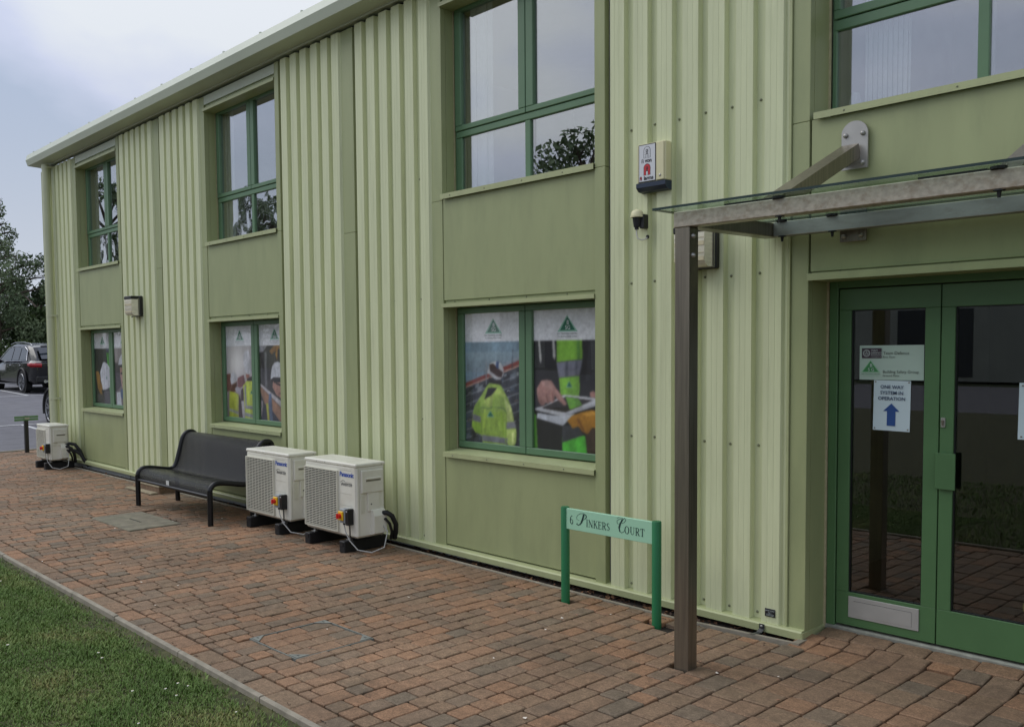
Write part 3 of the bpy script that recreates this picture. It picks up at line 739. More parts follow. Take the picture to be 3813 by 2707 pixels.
# ------------------------------------------------------------------ windows
YF = 5.155
def bar(b, x0, x1, z0, z1, y0=YF, y1=5.205, m=None, b_=.004): b.cbox(x0, x1, y0, y1, z0, z1, m or M_GREEN, b_)
def ring(b, x0, x1, z0, z1, w, y0, y1, m=None, bw=None, tw=None):
    """rectangular frame of four bars"""
    bw = bw or w; tw = tw or w
    bar(b, x0, x1, z0, z0+bw, y0, y1, m); bar(b, x0, x1, z1-tw, z1, y0, y1, m)
    bar(b, x0, x0+w, z0+bw+.0006, z1-tw-.0006, y0, y1, m); bar(b, x1-w, x1, z0+bw+.0006, z1-tw-.0006, y0, y1, m)
G_UP = glass_mat('coated_glass', .30, (.92, .95, .95), .0, 0, .30)
G_UPW = glass_mat('coated_glass_wavy', .30, (.92, .95, .95), .22, 0, .30)
G_LOW = glass_mat('poster_glass', .07, (.98, .98, .98), .0, 0, .02)
G_DOOR = glass_mat('door_glass', .15, (.66, .68, .66), .0, 0, .10)
M_MULL = mat('blind_track', (150, 150, 146), .6)
WINS = []
def lower_window(x0, x1, posters):
    s = (x1-x0)/1.552
    X = lambda d: x0+d*s
    f = MB(); z0, z1 = .862, 2.02
    ring(f, X(0.0), X(1.552), z0, z1, .030, YF+.012, 5.205, bw=.02)
    w = f.build('window', BL, zmap=zm)
    for a, c in ((.012, .757), (.763, 1.545)):
        q = MB(); ring(q, X(a), X(c), z0+.006, z1-.03, .064*s, YF, 5.195, bw=.050, tw=.045); q.build('sash', w, zmap=zm)
    for (a, c), p in zip(((.073, .720), (.826, 1.482)), posters):
        ga = MB(); ga.box(X(a)-.01, X(c)+.01, 5.172, 5.176, .90, 1.955, G_LOW); ga.build('pane', w, zmap=zm)
        pb = MB(); cols = p(pb, X(a)-.004, X(c)+.004, .905, 1.95); po = pb.build('poster', w, zmap=zm)
        at = po.data.attributes.new('print', 'FLOAT_COLOR', 'POINT'); full = np.ones((len(pb.v), 4), np.float32); full[:len(cols), :3] = cols; at.data.foreach_set('color', full.reshape(-1))
    return w
def upper_window(x0, x1, wavy=False, blind=None):
    s = (x1-x0)/1.552
    X = lambda d: x0+d*s
    z0, z1 = 2.90, 4.43; zt0, zt1, zts = 3.352, 3.434, 3.398
    f = MB()
    ring(f, X(0), X(1.552), z0, z1, .034, YF+.012, 5.205)
    w = f.build('window', BL, zmap=zm)
    for a, c in ((.012, .780), (.786, 1.545)):
        q = MB(); ring(q, X(a), X(c), zts+.002, z1-.03, .072*s, YF-.004, 5.195, bw=.040, tw=.075); q.build('sash', w, zmap=zm)
    q = MB(); bar(q, X(.02), X(1.54), zt0-.006, zts-.002, YF+.004, 5.195); bar(q, X(.768), X(.822), z0, zt0-.007, YF+.006, 5.195); bar(q, X(.026), X(.08), z0+.035, zt0-.007, YF+.008, 5.195); bar(q, X(1.48), X(1.53), z0+.035, zt0-.007, YF+.008, 5.195)
    q.build('transom', w, zmap=zm)
    for a, c in ((.07, .75), (.84, 1.49)):
        g = MB(); y = 5.178; g.box(X(a), X(c), y, y+.004, zts+.03, z1-.09, G_UP); g.build('pane', w, zmap=zm)
    for a, c in ((.07, .78), (.81, 1.49)):
        g = MB(); y = 5.180; g.box(X(a), X(c), y, y+.004, z0+.03, zt0+.01, G_UPW if wavy else G_UP); g.build('pane', w, zmap=zm)
    q = MB()
    for xa, xb in ((.075, .092), (.842, .862)): q.box(X(xa), X(xb), 5.184, 5.196, z0+.03, z1-.08, M_MULL)
    q.build('spacer_bar', w, zmap=zm)
    if blind:
        q = MB(); 
        for a, c, n in blind:
            for i in range(n):
                xx = X(a+(c-a)*i/n); ww = (c-a)*s/n
                q.box(xx, xx+ww*.96, 5.212+.006*(i % 2), 5.214+.006*(i % 2), 2.93, 4.40, M_BLIND)
        q.build('blind', w, zmap=zm)
    return w

# ---- printed window films: the print is a colour attribute on a fine flat sheet, logos and lettering lie on it
def box_blur(A, r):
    if r <= 0: return A
    for ax in (0, 1):
        for _ in range(2):
            acc = np.zeros_like(A); n = 0
            for k in range(-r, r+1): acc += np.roll(np.pad(A, [(r, r), (r, r)] + [(0, 0)]*(A.ndim-2), mode='edge'), k, ax)[r:-r, r:-r]; n += 1
            A = acc/n
    return A
class Print:
    W, H = 92, 150
    def __init__(s, seed):
        s.R = np.random.RandomState(seed); s.w2, s.h2 = s.W*2, s.H*2
        s.u, s.v = np.meshgrid((np.arange(s.w2)+.5)/s.w2, (np.arange(s.h2)+.5)/s.h2); s.img = np.full((s.h2, s.w2, 3), 206.0)
        def nz(cx, cy):
            g = s.R.normal(0, 1, (cy+3, cx+3)); x = s.u*cx; y = s.v*cy; xi = x.astype(int); yi = y.astype(int); fx = x-xi; fy = y-yi; fx = fx*fx*(3-2*fx); fy = fy*fy*(3-2*fy)
            return (g[yi, xi]*(1-fx)+g[yi, xi+1]*fx)*(1-fy)+(g[yi+1, xi]*(1-fx)+g[yi+1, xi+1]*fx)*fy
        s.fold = .55*nz(9, 7)+.45*nz(22, 12)+.25*nz(50, 40); s.grain = nz(60, 90)*.6+nz(26, 40)*.5
    def mask(s, pts):
        m = np.zeros(s.u.shape, bool); n = len(pts)
        for i in range(n):
            (x0, y0), (x1, y1) = pts[i], pts[(i+1) % n]
            if y0 == y1: continue
            m ^= ((y0 > s.v) != (y1 > s.v)) & (s.u < (x1-x0)*(s.v-y0)/(y1-y0)+x0)
        return m.astype(float)
    def poly(s, c, pts, tex=.10, soft=1, grad=(-.12, .10)):
        m = s.mask(pts); 
        if m.sum() == 0: return
        m = box_blur(m, soft)[..., None]
        us = [p[0] for p in pts]; vs = [p[1] for p in pts]; cu, cv = (min(us)+max(us))/2, (min(vs)+max(vs))/2; du, dv = max(us)-min(us)+1e-6, max(vs)-min(vs)+1e-6
        k = 1+tex*s.fold+.05*s.grain+grad[0]*np.clip((s.u-cu)/du, -1, 1)+grad[1]*np.clip((s.v-cv)/dv, -1, 1)
        s.img = s.img*(1-m)+np.array(c, float)*k[..., None]*m
    def glow(s, c, u, v, r, amt):
        d = np.exp(-(((s.u-u)/r)**2+((s.v-v)/(r*.62))**2))[..., None]*amt; s.img = s.img*(1-d)+np.array(c, float)*d
    def sheet(s, b, x0, x1, z0, z1, y):
        A = np.clip(s.img, 0, 255).reshape(s.H, 2, s.W, 2, 3).mean((1, 3)); A = .7*A+.3*box_blur(A, 1); A = A/255
        L = np.where(A <= .04045, A/12.92, ((A+.055)/1.055)**2.4)
        o = len(b.v); W, H = s.W, s.H; k = b.mi(print_mat())
        for j in range(H):
            for i in range(W): b.v.append((x0+(x1-x0)*i/(W-1), y, z0+(z1-z0)*j/(H-1)))
        for j in range(H-1):
            for i in range(W-1): q = o+j*W+i; b.f.append((q, q+1, q+1+W, q+W)); b.m.append(k)
        return L.reshape(-1, 3)
def print_mat():
    if 'window_print' in MATS: return MATS['window_print']
    m = bpy.data.materials.new('window_print'); m.use_nodes = True; nt = m.node_tree; p = nt.nodes['Principled BSDF']; p.inputs['Roughness'].default_value = .55
    at = nt.nodes.new('ShaderNodeAttribute'); at.attribute_name = 'print'; nt.links.new(at.outputs['Color'], p.inputs['Base Color']); MATS['window_print'] = m; return m
def film(draw):
    def f(b, x0, x1, z0, z1):
        pr = Print(hash(draw.__name__) % 1 + len(draw.__name__)+ord(draw.__name__[-1]))
        def rect(c, u0, v0, u1, v1, **k): pr.poly(c, [(u0,v0),(u1,v0),(u1,v1),(u0,v1)], **k)
        def disc(c, u, v, ru, rv, n=20, **k): pr.poly(c, [(u+ru*math.cos(6.2832*q/n), v+rv*math.sin(6.2832*q/n)) for q in range(n)], **k)
        disc.glow = pr.glow
        draw(pr.poly, rect, disc, None)
        rect((228,230,233), -.1, .778, 1.1, 1.1, tex=.006, soft=0, grad=(0, 0))
        cols = pr.sheet(b, x0, x1, z0, z1, 5.1795)
        lay = [0]
        def P(u, v): return (x0+(x1-x0)*u, 5.1790-lay[0]*.0002, z0+(z1-z0)*v)
        def flat(c, pts): lay[0] += 1; b.poly([P(*p) for p in pts], mat('film_%d_%d_%d' % c, c, .6, var=.02, scale=30))
        def text(t, size, u, v, c, **k):
            lay[0] += 1; p = P(u, v); b.text(t, size, lambda x, y: (p[0]+x, p[1], p[2]+y), mat('film_%d_%d_%d' % c, c, .6, var=.02, scale=30), **k)
        logo(flat, text, .5, .838, .28, .115)
        text('BSG TRAINING CENTRE', .018, .5, .819, (96,112,104)); text('The Building Safety Group', .017, .5, .801, (110,125,118))
        return cols
    return f
def logo(poly, text, u, v, wu, hv, small=False):
    poly((150,196,176), [(u-wu/2, v), (u+wu/2*1.06, v), (u, v+hv)])
    poly((38,110,82), [(u-wu*.36, v+hv*.09), (u+wu*.40, v+hv*.09), (u+.012*wu, v+hv*.90)])
    if not small:
        text('B', .042, u+.01, v+hv*.44, (225,228,228)); text('SG', .042, u+.01, v+hv*.14, (225,228,228))
def px(pts, x0, y0, w, h): return [((x-x0)/w, (y0-y)/h) for x, y in pts]
def film_a(poly, rect, disc, text):      # worker in high-visibility jacket in front of a scaffolded block
    q = lambda *p: px(p, 250, 1320, 442, 965)
    rect((126,150,166), 0, 0, 1, .78); rect((140,160,172), 0, .55, 1, .70); 
    poly((62,66,74), [(0,.0),(1,0),(1,.64),(0,.45)])
    rr = random.Random(3)
    for i in range(9):
        for j in range(7):
            u, v = i/9+rr.uniform(-.02,.02), .02+j*.082+.02*i; 
            if v+.06 < .43+.19*u:
                c = rr.choice(((44,46,54),(84,92,102),(108,118,128),(34,36,42),(72,84,98),(128,134,138)))
                poly(c, [(u, v), (u+.10, v+.022), (u+.105, v+.022+.048), (u+.005, v+.045)])
    for k in range(10): 
        u = rr.uniform(0,1); poly((30,32,38), [(u,0),(u+.01,0),(u+.05,.44+.19*u),(u+.04,.44+.19*u)])
    for k in range(7):
        v = .03+k*.065; poly((150,156,160), [(0,v),(0,v+.007),(1,v+.197),(1,v+.19)])
    for k in range(120):
        u, v = rr.uniform(0,1), rr.uniform(0,.6)
        if v < .42+.19*u: w_, h_ = rr.uniform(.01,.07), rr.uniform(.004,.03); poly(rr.choice(((30,32,40),(70,78,90),(120,128,136),(96,84,78),(50,58,76),(146,150,152))), [(u,v),(u+w_,v+w_*.2),(u+w_,v+w_*.2+h_),(u,v+h_)], soft=rr.choice((0,1)))
    poly((140,62,56), [(0,.46),(0,.435),(1,.625),(1,.655)]); poly((205,150,130), [(0,.435),(0,.424),(1,.610),(1,.622)]); poly((150,155,165), [(.62,.60),(.62,.585),(1,.668),(1,.684)])
    poly((60,64,74), [(.80,.58),(.812,.58),(.825,.72),(.818,.72)]); poly((90,94,104), [(.20,.47),(.207,.47),(.212,.58),(.207,.58)])
    poly((152,182,80), q((420,890),(440,868),(500,862),(530,890),(575,975),(600,1040),(615,1120),(635,1215),(630,1280),(605,1332),(585,1315),(565,1290),(560,1320),(385,1315),(380,1250),(330,1235),(303,1190),(310,1120),(325,1040),(375,965)))
    poly((186,204,124), q((545,960),(600,1040),(615,1120),(600,1140),(560,1140),(560,1040))); poly((180,200,112), q((560,1195),(632,1185),(628,1280),(605,1330),(588,1312),(565,1285)))
    poly((140,180,60), q((325,1040),(372,1000),(372,1110),(312,1098))); poly((146,186,64), q((306,1160),(370,1162),(375,1245),(330,1232),(304,1190)))
    poly((118,120,128), q((383,1250),(570,1256),(566,1300),(383,1293))); poly((122,124,132), q((312,1100),(372,1115),(372,1160),(310,1148))); poly((128,130,138), q((555,1145),(620,1133),(632,1180),(560,1192)))
    poly((88,120,60), q((370,1046),(440,1050),(455,1038),(545,1040),(568,1080),(566,1085),(540,1046),(460,1044),(440,1056),(370,1052)))
    poly((176,198,100), q((440,905),(500,900),(560,950),(555,965),(480,945),(455,1035),(430,1045),(395,1010)))
    poly((26,26,26), q((430,905),(498,900),(455,955),(402,988)))
    poly((30,26,26), q((435,830),(470,845),(530,850),(530,880),(470,872),(440,866)))
    poly((210,212,215), q((424,800),(430,770),(445,725),(490,710),(525,722),(545,765),(545,810),(520,842),(480,838),(440,806)))
    poly((62,36,34), q((440,735),(470,728),(505,760),(540,790),(530,825),(500,822),(470,800),(445,780))); poly((60,80,130), q((492,712),(512,715),(508,765),(490,758)))
    poly((150,155,162), q((415,715),(424,712),(420,880),(412,885)))
    for c, P_ in (((150,186,66),((470,960),(478,960),(470,1090),(462,1090))), ((142,178,60),((520,1060),(530,1060),(545,1240),(536,1240))), ((176,206,84),((395,1060),(410,1060),(405,1200),(392,1200))), ((136,170,60),((340,1050),(352,1046),(340,1096),(330,1094))),
                  ((210,224,140),((580,1010),(592,1030),(604,1110),(596,1118))), ((150,184,66),((480,1110),(520,1125),(515,1130),(478,1118))), ((140,172,62),((400,1225),(520,1240),(520,1247),(400,1232))), ((120,150,56),((560,1080),(566,1080),(560,1290),(553,1290))),
                  ((120,150,56),((372,1050),(377,1050),(380,1250),(375,1250))), ((214,226,150),((600,1215),(618,1205),(612,1290),(602,1310)))): poly(c, q(*P_))
    logo(poly, text, .44, .215, .12, .045, True)
def film_b(poly, rect, disc, text):      # hands with a tablet
    q = lambda *p: px(p, 768, 1365, 511, 1045)
    rect((30,30,33), 0, 0, 1, .78); poly((44,44,48), [(.75,.5),(1,.55),(1,.75),(.8,.77)])
    poly((128,182,62), q((945,540),(1128,540),(1133,690),(945,712))); poly((118,120,134), q((945,712),(1133,690),(1110,805),(960,825)))
    poly((84,86,98), q((1010,705),(1030,702),(1030,812),(1005,818))); poly((92,94,106), q((1080,697),(1100,694),(1095,806),(1080,808)))
    poly((132,190,62), q((962,825),(1110,805),(1112,900),(1105,960),(972,945)))
    poly((96,150,60), q((1088,545),(1112,545),(1116,690),(1095,692)))
    logo(poly, text, .525, .455, .09, .045, True)
    poly((205,205,200), q((808,550),(822,550),(834,690),(828,725),(818,700))); poly((200,200,196), q((915,548),(931,548),(939,660),(932,698),(918,670)))
    poly((84,182,60), q((985,1250),(1100,1225),(1150,1228),(1168,1400),(985,1400))); poly((58,60,66), q((985,1170),(1090,1150),(1135,1225),(985,1290)))
    poly((64,46,36), q((1150,1190),(1290,1150),(1290,1400),(1168,1400))); poly((96,160,60), q((768,1090),(790,1100),(802,1360),(768,1350)))
    poly((196,200,208), q((800,1085),(930,1098),(1080,1075),(990,1168),(793,1125)))
    poly((172,120,38), q((1022,1130),(1050,1095),(1120,1062),(1190,1042),(1290,1055),(1290,1150),(1236,1172),(1200,1165),(1165,1215),(1130,1200),(1100,1165),(1060,1182)))
    poly((206,152,60), q((1125,1075),(1200,1052),(1250,1062),(1180,1090))); poly((130,84,30), q((1085,1110),(1105,1105),(1150,1200),(1130,1198)))
    poly((205,207,212), q((778,1052),(850,1030),(1000,942),(1290,960),(1290,985),(985,1102),(778,1066)))
    poly((48,44,42), q((830,1048),(1010,958),(1200,974),(1010,1072))); poly((110,170,60), q((1010,958),(1100,965),(1130,1010),(1040,1050)))
    poly((176,178,186), q((985,1102),(985,1082),(1290,968),(1290,985)))
    poly((176,132,122), q((830,845),(870,840),(905,843),(940,895),(985,955),(1018,1005),(1012,1022),(995,1018),(955,985),(928,950),(930,985),(915,1002),(895,1000),(885,1012),(862,1008),(850,1028),(828,1028),(812,1000),(797,950),(795,905)))
    poly((206,168,156), q((850,850),(890,850),(930,900),(900,905),(860,880)), soft=4); poly((150,106,96), q((800,960),(850,1000),(845,1028),(825,1025),(805,995)), soft=3); poly((196,154,142), q((930,910),(950,920),(1000,995),(985,990)), soft=2)
    poly((140,96,86), q((905,925),(915,928),(928,985),(918,995))); poly((140,96,86), q((862,940),(870,942),(886,1002),(876,1006))); poly((198,158,148), q((832,850),(880,845),(900,870),(840,890)))
    poly((176,132,122), q((1180,920),(1200,908),(1290,930),(1290,958),(1185,955)))
def film_c(poly, rect, disc, text):      # two helmeted workers seen from behind
    q = lambda *p: px(p, 218, 1450, 412, 1310)
    rect((150,140,142), 0, 0, 1, .78, tex=.06)
    for k in range(14): rect(random.Random(k).choice(((128,112,112),(168,158,160),(110,92,92))), .08*k-.05, .0, .08*k+.05, .5+.02*(k % 5), soft=6)
    poly((172,166,168), [(0,.45),(.5,.4),(1,.55),(1,.78),(0,.78)]); disc.glow((232,228,226), .40, .62, .42, .85); disc.glow((240,238,236), .36, .60, .22, .8)
    poly((120,74,70), q((218,830),(280,820),(300,960),(270,1060),(218,1080))); poly((124,78,78), q((380,880),(470,830),(490,950),(430,1010),(385,1000)))
    poly((106,70,66), q((585,690),(630,720),(630,1000),(600,920)))
    poly((206,206,212), q((470,560),(500,490),(545,490),(575,650),(582,780),(560,822),(520,822),(490,790),(472,690)))
    poly((204,204,210), q((290,820),(320,790),(360,830),(385,885),(330,945),(285,975),(275,900)))
    poly((92,58,50), q((300,980),(375,930),(370,1010),(330,1080),(270,1190),(262,1100)))
    poly((164,158,166), q((335,1030),(370,1000),(440,1040),(410,1120),(370,1090)))
    poly((172,180,64), q((262,1070),(330,1080),(395,1110),(385,1310),(388,1440),(250,1440),(255,1200))); poly((150,155,150), q((252,1310),(386,1350),(384,1392),(250,1352)))
    poly((58,44,42), q((395,1120),(430,1200),(445,1450),(386,1450)))
    poly((58,42,40), q((430,1040),(470,1000),(460,1200),(425,1190))); poly((150,96,78), q((500,820),(545,825),(550,870),(510,885))); poly((50,38,36), q((520,880),(600,840),(605,920),(510,915)))
    poly((182,196,68), q((458,980),(510,915),(600,912),(640,960),(640,1470),(480,1470),(470,1200)))
    poly((146,150,150), q((470,1010),(496,960),(505,1270),(482,1250))); poly((136,138,142), q((478,1252),(640,1256),(640,1305),(482,1300))); poly((136,138,142), q((478,1350),(640,1385),(640,1435),(480,1400)))
    poly((176,172,176), q((425,1200),(465,1195),(478,1450),(445,1450)))
    logo(poly, text, .86, .275, .07, .042, True)
def film_d(poly, rect, disc, text):      # worker in white helmet carrying a plank
    q = lambda *p: px(p, 693, 1490, 460, 1350)
    rect((62,60,60), 0, 0, 1, .78); rr = random.Random(4)
    for k in range(16):
        u = rr.uniform(0, .95); c = rr.choice(((42,42,44),(96,96,98),(132,134,140),(54,48,44),(78,74,70))); rect(c, u, rr.uniform(.3,.45), u+rr.uniform(.02,.06), rr.uniform(.55,.72), soft=4)
    poly((150,112,70), q((840,520),(930,420),(1150,420),(1150,470),(960,490),(880,560))); poly((150,150,155), q((693,430),(820,430),(760,520),(700,540))); poly((176,128,64), q((930,560),(950,440),(970,440),(955,650)))
    poly((40,34,32), q((865,860),(1120,850),(1120,900),(890,960),(862,920)))
    poly((170,128,112), q((890,930),(940,900),(1120,890),(1120,1110),(1060,1200),(930,1110),(880,1010)))
    poly((30,28,28), q((880,880),(1110,870),(1110,925),(985,935),(905,950)))
    poly((34,32,34), q((920,945),(985,960),(1060,950),(1060,975),(990,985),(930,965))); poly((112,76,68), q((960,1080),(1040,1075),(1040,1095),(965,1100))); poly((150,106,94), q((1000,985),(1040,1040),(990,1045)))
    poly((206,208,214), q((856,905),(862,820),(880,730),(910,675),(960,658),(1040,690),(1110,760),(1130,860),(1040,872),(900,872)))
    poly((184,178,180), q((705,965),(1010,1200),(1150,1320),(1150,1420),(705,1000))); poly((150,112,88), q((705,1005),(1150,1425),(1150,1490),(960,1490),(860,1330),(760,1240),(705,1090)))
    poly((88,104,134), q((830,1100),(860,1095),(870,1300),(880,1490),(840,1490),(815,1240))); poly((172,172,66), q((780,1240),(815,1240),(830,1490),(790,1490))); poly((44,44,58), q((720,1330),(780,1250),(800,1490),(712,1490))); poly((150,140,144), q((710,1200),(740,1210),(730,1330),(712,1450)))
    poly((40,42,58), q((870,1330),(990,1490),(875,1490)))
def film_e(poly, rect, disc, text):      # white helmet and glove held against dark clothes
    q = lambda *p: px(p, 85, 1440, 315, 1270)
    rect((42,42,46), 0, 0, 1, .78); poly((84,150,70), q((305,520),(385,530),(400,900),(410,1440),(355,1440),(330,900))); poly((96,100,112), q((305,450),(385,450),(385,530),(308,525)))
    poly((74,72,76), q((120,1270),(350,1180),(360,1440),(125,1440))); poly((150,112,60), q((100,860),(150,855),(175,920),(190,1050),(230,1160),(200,1190),(215,1270),(170,1250),(130,1150)))
    poly((202,204,212), q((240,700),(265,685),(320,720),(365,800),(390,950),(398,1100),(300,1165),(225,1190),(190,1000),(185,860)))
    logo(poly, text, .68, .36, .07, .04, True)
def film_f(poly, rect, disc, text):      # worker's face beneath a white helmet
    q = lambda *p: px(p, 445, 1460, 330, 1290)
    rect((112,104,104), 0, 0, 1, .78); poly((66,60,62), q((445,700),(540,730),(560,1100),(470,1220),(445,1200))); poly((150,142,142), q((445,460),(600,460),(600,560),(470,720)))
    poly((168,130,120), q((545,780),(700,780),(700,1100),(640,1160),(575,1140),(548,950))); poly((36,32,34), q((530,735),(720,730),(720,775),(540,785)))
    poly((206,208,214), q((515,745),(535,640),(580,560),(640,540),(720,600),(740,740))); poly((44,36,36), q((553,880),(585,870),(585,905),(555,905))); poly((60,40,38), q((575,1040),(640,1040),(640,1062),(580,1062)))
    poly((60,84,120), q((545,1170),(650,1160),(660,1360),(600,1370),(545,1290))); poly((196,198,204), q((475,1225),(540,1210),(560,1460),(475,1460))); poly((206,208,210), q((600,1360),(720,1250),(770,1460),(590,1460)))
lower_window(-13.391, -11.945, (film(film_e), film(film_f)))
lower_window(-9.550, -8.065, (film(film_c), film(film_d)))
lower_window(-5.612, -4.060, (film(film_a), film(film_b)))
upper_window(-13.391, -11.945, True, [(.20, .42, 6)])
upper_window(-9.550, -8.065, True, [(.11, .30, 4)])
upper_window(-5.612, -4.060, False, [(.14, .38, 4)])
def entrance():
    # window over the entrance
    yw = 5.235; f = MB(); x0, x1 = -2.549, 1.38; z0, z1 = 2.93, 4.40
    ring(f, x0, x1, z0, z1, .026, yw+.012, 5.30); w = f.build('window', BL, zmap=zm)
    zt0, zts = 3.425, 3.462
    xm = [-2.54, -1.770, -1.0, -.2, .6, 1.37]
    for a, c in zip(xm[:-1], xm[1:]):
        q = MB(); ring(q, a+.003, c-.003, zts, z1-.03, .036, yw, 5.29, bw=.048, tw=.06); q.build('sash', w, zmap=zm)
        q = MB(); bar(q, a+.003, c-.003, zt0-.024, zts-.004, yw+.008, 5.29)
        if a > -2.5: bar(q, a-.027, a+.027, z0+.01, zt0-.025, yw+.010, 5.29)
        q.build('transom', w, zmap=zm)
        q = MB(); q.box(a+.01, c-.01, 5.262, 5.266, z0+.01, zt0, G_UP); q.build('pane', w, zmap=zm)
        q = MB(); q.box(a+.03, c-.03, 5.262, 5.266, zts+.03, z1-.08, G_UP); q.build('pane', w, zmap=zm)
        if a > -2.5: q = MB(); q.box(a+.028, a+.045, 5.268, 5.28, z0+.01, zt0-.03, M_MULL); q.build('spacer_bar', w, zmap=zm)
    q = MB()
    for i in range(18): q.box(-2.40+i*.0135, -2.40+i*.0135+.011, 5.33+.008*(i % 2), 5.332+.008*(i % 2), 2.95, 4.38, M_BLIND)
    q.build('blind', w, zmap=zm)
    q = MB(); q.tube([(-2.45, 5.32, 2.95), (-2.45, 5.32, 3.0), (-2.45, 5.32, 3.05), (-2.45, 5.32, 3.06)], [.035, .034, .022, .018], M_WHITE, 12); q.build('vase', w, zmap=zm)
    # door frame
    yd = 5.25; f = MB()
    bar(f, -2.549, -2.498, .05, 2.06, yd-.006, 5.31, M_DOOR); bar(f, -.95, -.90, .05, 2.06, yd-.006, 5.31, M_DOOR); bar(f, -2.4975, -.9505, 1.992, 2.06, yd-.006, 5.31, M_DOOR)
    fr = f.build('door_frame', BL)
    th = MB(); th.prism([(-2.549, 5.238, .026), (-2.549, 5.238, .044), (-2.549, 5.25, .052), (-2.549, 5.31, .056), (-2.549, 5.31, .026)], (1.65, 0, 0), mat('threshold_alu', (158, 158, 146), .5, metal=.3, var=.15, scale=20)); th.build('threshold', BL)
    def leaf(xa, xb, gl, gr, name='door'):
        b = MB(); zb, zt = .066, 1.985
        bar(b, xa, xb, zb, .258, yd, 5.30, M_DOOR, .002); bar(b, xa, xb, 1.866, zt, yd, 5.30, M_DOOR, .002)
        bar(b, xa, gl, .2585, 1.8655, yd, 5.30, M_DOOR, .002); bar(b, gr, xb, .2585, 1.8655, yd, 5.30, M_DOOR, .002)
        d = b.build(name, BL)
        g = MB(); g.box(gl-.005, gr+.005, 5.272, 5.278, .25, 1.87, G_DOOR); g.build('pane', d)
        k = MB(); 
        for a in ((gl, gl+.006, .258, 1.866), (gr-.006, gr, .258, 1.866)): k.box(a[0], a[1], 5.262, 5.272, a[2], a[3], M_BLACK)
        k.box(gl+.006, gr-.006, 5.262, 5.272, .258, .264, M_BLACK); k.box(gl+.006, gr-.006, 5.262, 5.272, 1.860, 1.866, M_BLACK); k.build('gasket', d)
        return d
    d1 = leaf(-2.492, -1.951, -2.424, -2.027); d2 = leaf(-1.945, -.956, -1.878, -1.03)
    k = MB(); k.cbox(-1.957, -1.858, 5.226, 5.234, .906, 1.098, M_DOOR, .002); k.box(-1.945, -1.93, 5.234, 5.252, .92, 1.085, M_DOOR); k.build('pull_plate', d2)
    k = MB(); k.cbox(-1.939, -1.917, 5.243, 5.2505, 1.232, 1.284, M_STEEL3, .002); lk = k.build('lock_plate', d2)
    k = MB(); k.tube([(-1.928, 5.244, 1.264), (-1.928, 5.236, 1.264)], .0075, M_STEEL, 10); k.box(-1.932, -1.924, 5.238, 5.2435, 1.243, 1.262, M_STEEL); k.build('lock_cylinder', lk)
    k = MB(); k.cbox(-2.418, -2.033, 5.243, 5.2505, .116, .238, mat('letter_plate_alu', (176, 174, 168), .45, metal=.25, var=.05, scale=8), .002)
    k.box(-2.386, -2.07, 5.2405, 5.2432, .134, .139, MATS['letter_plate_alu']); k.box(-2.386, -2.07, 5.2418, 5.2432, .2125, .2135, M_BLACK); k.box(-2.386, -2.07, 5.2405, 5.2432, .139, .212, MATS['letter_plate_alu']); k.build('letter_plate', d1)
    # notices on the glass
    def paper(x0, x1, z0, z1, y, name, label, cat, draw, tilt=0.0, c=(196, 212, 218)):
        t = thing(name, label, cat, ((x0+x1)/2, y, z0)); b = MB(); m = mat('notice_paper_%d' % c[0], c, .6, var=.02)
        t.rotation_euler = (0, tilt, 0)
        w, h = x1-x0, z1-z0
        n = 5   # slightly curled sheet
        vs = []; 
        for i in range(n+1):
            for j in range(n+1):
                u, v = i/n, j/n; vs.append(((u-.5)*w, -.0015*math.sin(u*3.1)*math.sin(v*5)-.001, v*h))
        b.add(vs, [(i*(n+1)+j, (i+1)*(n+1)+j, (i+1)*(n+1)+j+1, i*(n+1)+j+1) for i in range(n) for j in range(n)], m)
        b.build('sheet', t, world=False)
        def P(u, v, k=0): return ((u-.5)*w, -.0045-.0002*k, v*h)
        draw(t, P, w, h); return t
    def dr_name(t, P, w, h):
        def at(u, v, k): 
            p = P(u, v, k); return lambda x, y: (p[0]+x, p[1], p[2]+y)
        b = MB(); dk = mat('print_dark', (64, 70, 66), .6); pl = mat('print_plum', (66, 52, 64), .6); wh = mat('print_pale', (190, 200, 198), .6)
        b.poly([P(.04,.63), P(.355,.63), P(.355,.92), P(.04,.92)], pl)
        cx, cy = P(.115,.775,1)[0], P(.115,.775,1)[2]
        for ra, rb in ((.0195,.0165),(.0135,.012)):
            for k in range(20):
                a0, a1 = k*math.pi/10, (k+1)*math.pi/10
                b.quad((cx+ra*math.cos(a0),-.0049,cy+ra*math.sin(a0)),(cx+ra*math.cos(a1),-.0049,cy+ra*math.sin(a1)),(cx+rb*math.cos(a1),-.0049,cy+rb*math.sin(a1)),(cx+rb*math.cos(a0),-.0049,cy+rb*math.sin(a0)), wh)
        for k in range(3):
            a = math.pi/2+k*2.094; px_, pz_ = cx+.006*math.cos(a), cy+.006*math.sin(a)
            b.poly([(px_+.004*math.cos(a), -.0050, pz_+.004*math.sin(a)), (px_+.005*math.cos(a+2.3), -.0050, pz_+.005*math.sin(a+2.3)), (px_+.005*math.cos(a-2.3), -.0050, pz_+.005*math.sin(a-2.3))], wh)
        b.text('TEAM', .0145, at(.185,.83,2), wh, align='LEFT'); b.text('DEFENCE', .0145, at(.185,.755,2), wh, align='LEFT'); b.text('INFORMATION', .0095, at(.185,.70,2), wh, align='LEFT'); b.text('www.teamdefence.info', .006, at(.185,.655,2), wh, align='LEFT')
        b.text('Team Defence', .0235, at(.38,.735,2), dk, align='LEFT'); b.text('First Floor', .016, at(.375,.635,2), dk, align='LEFT')
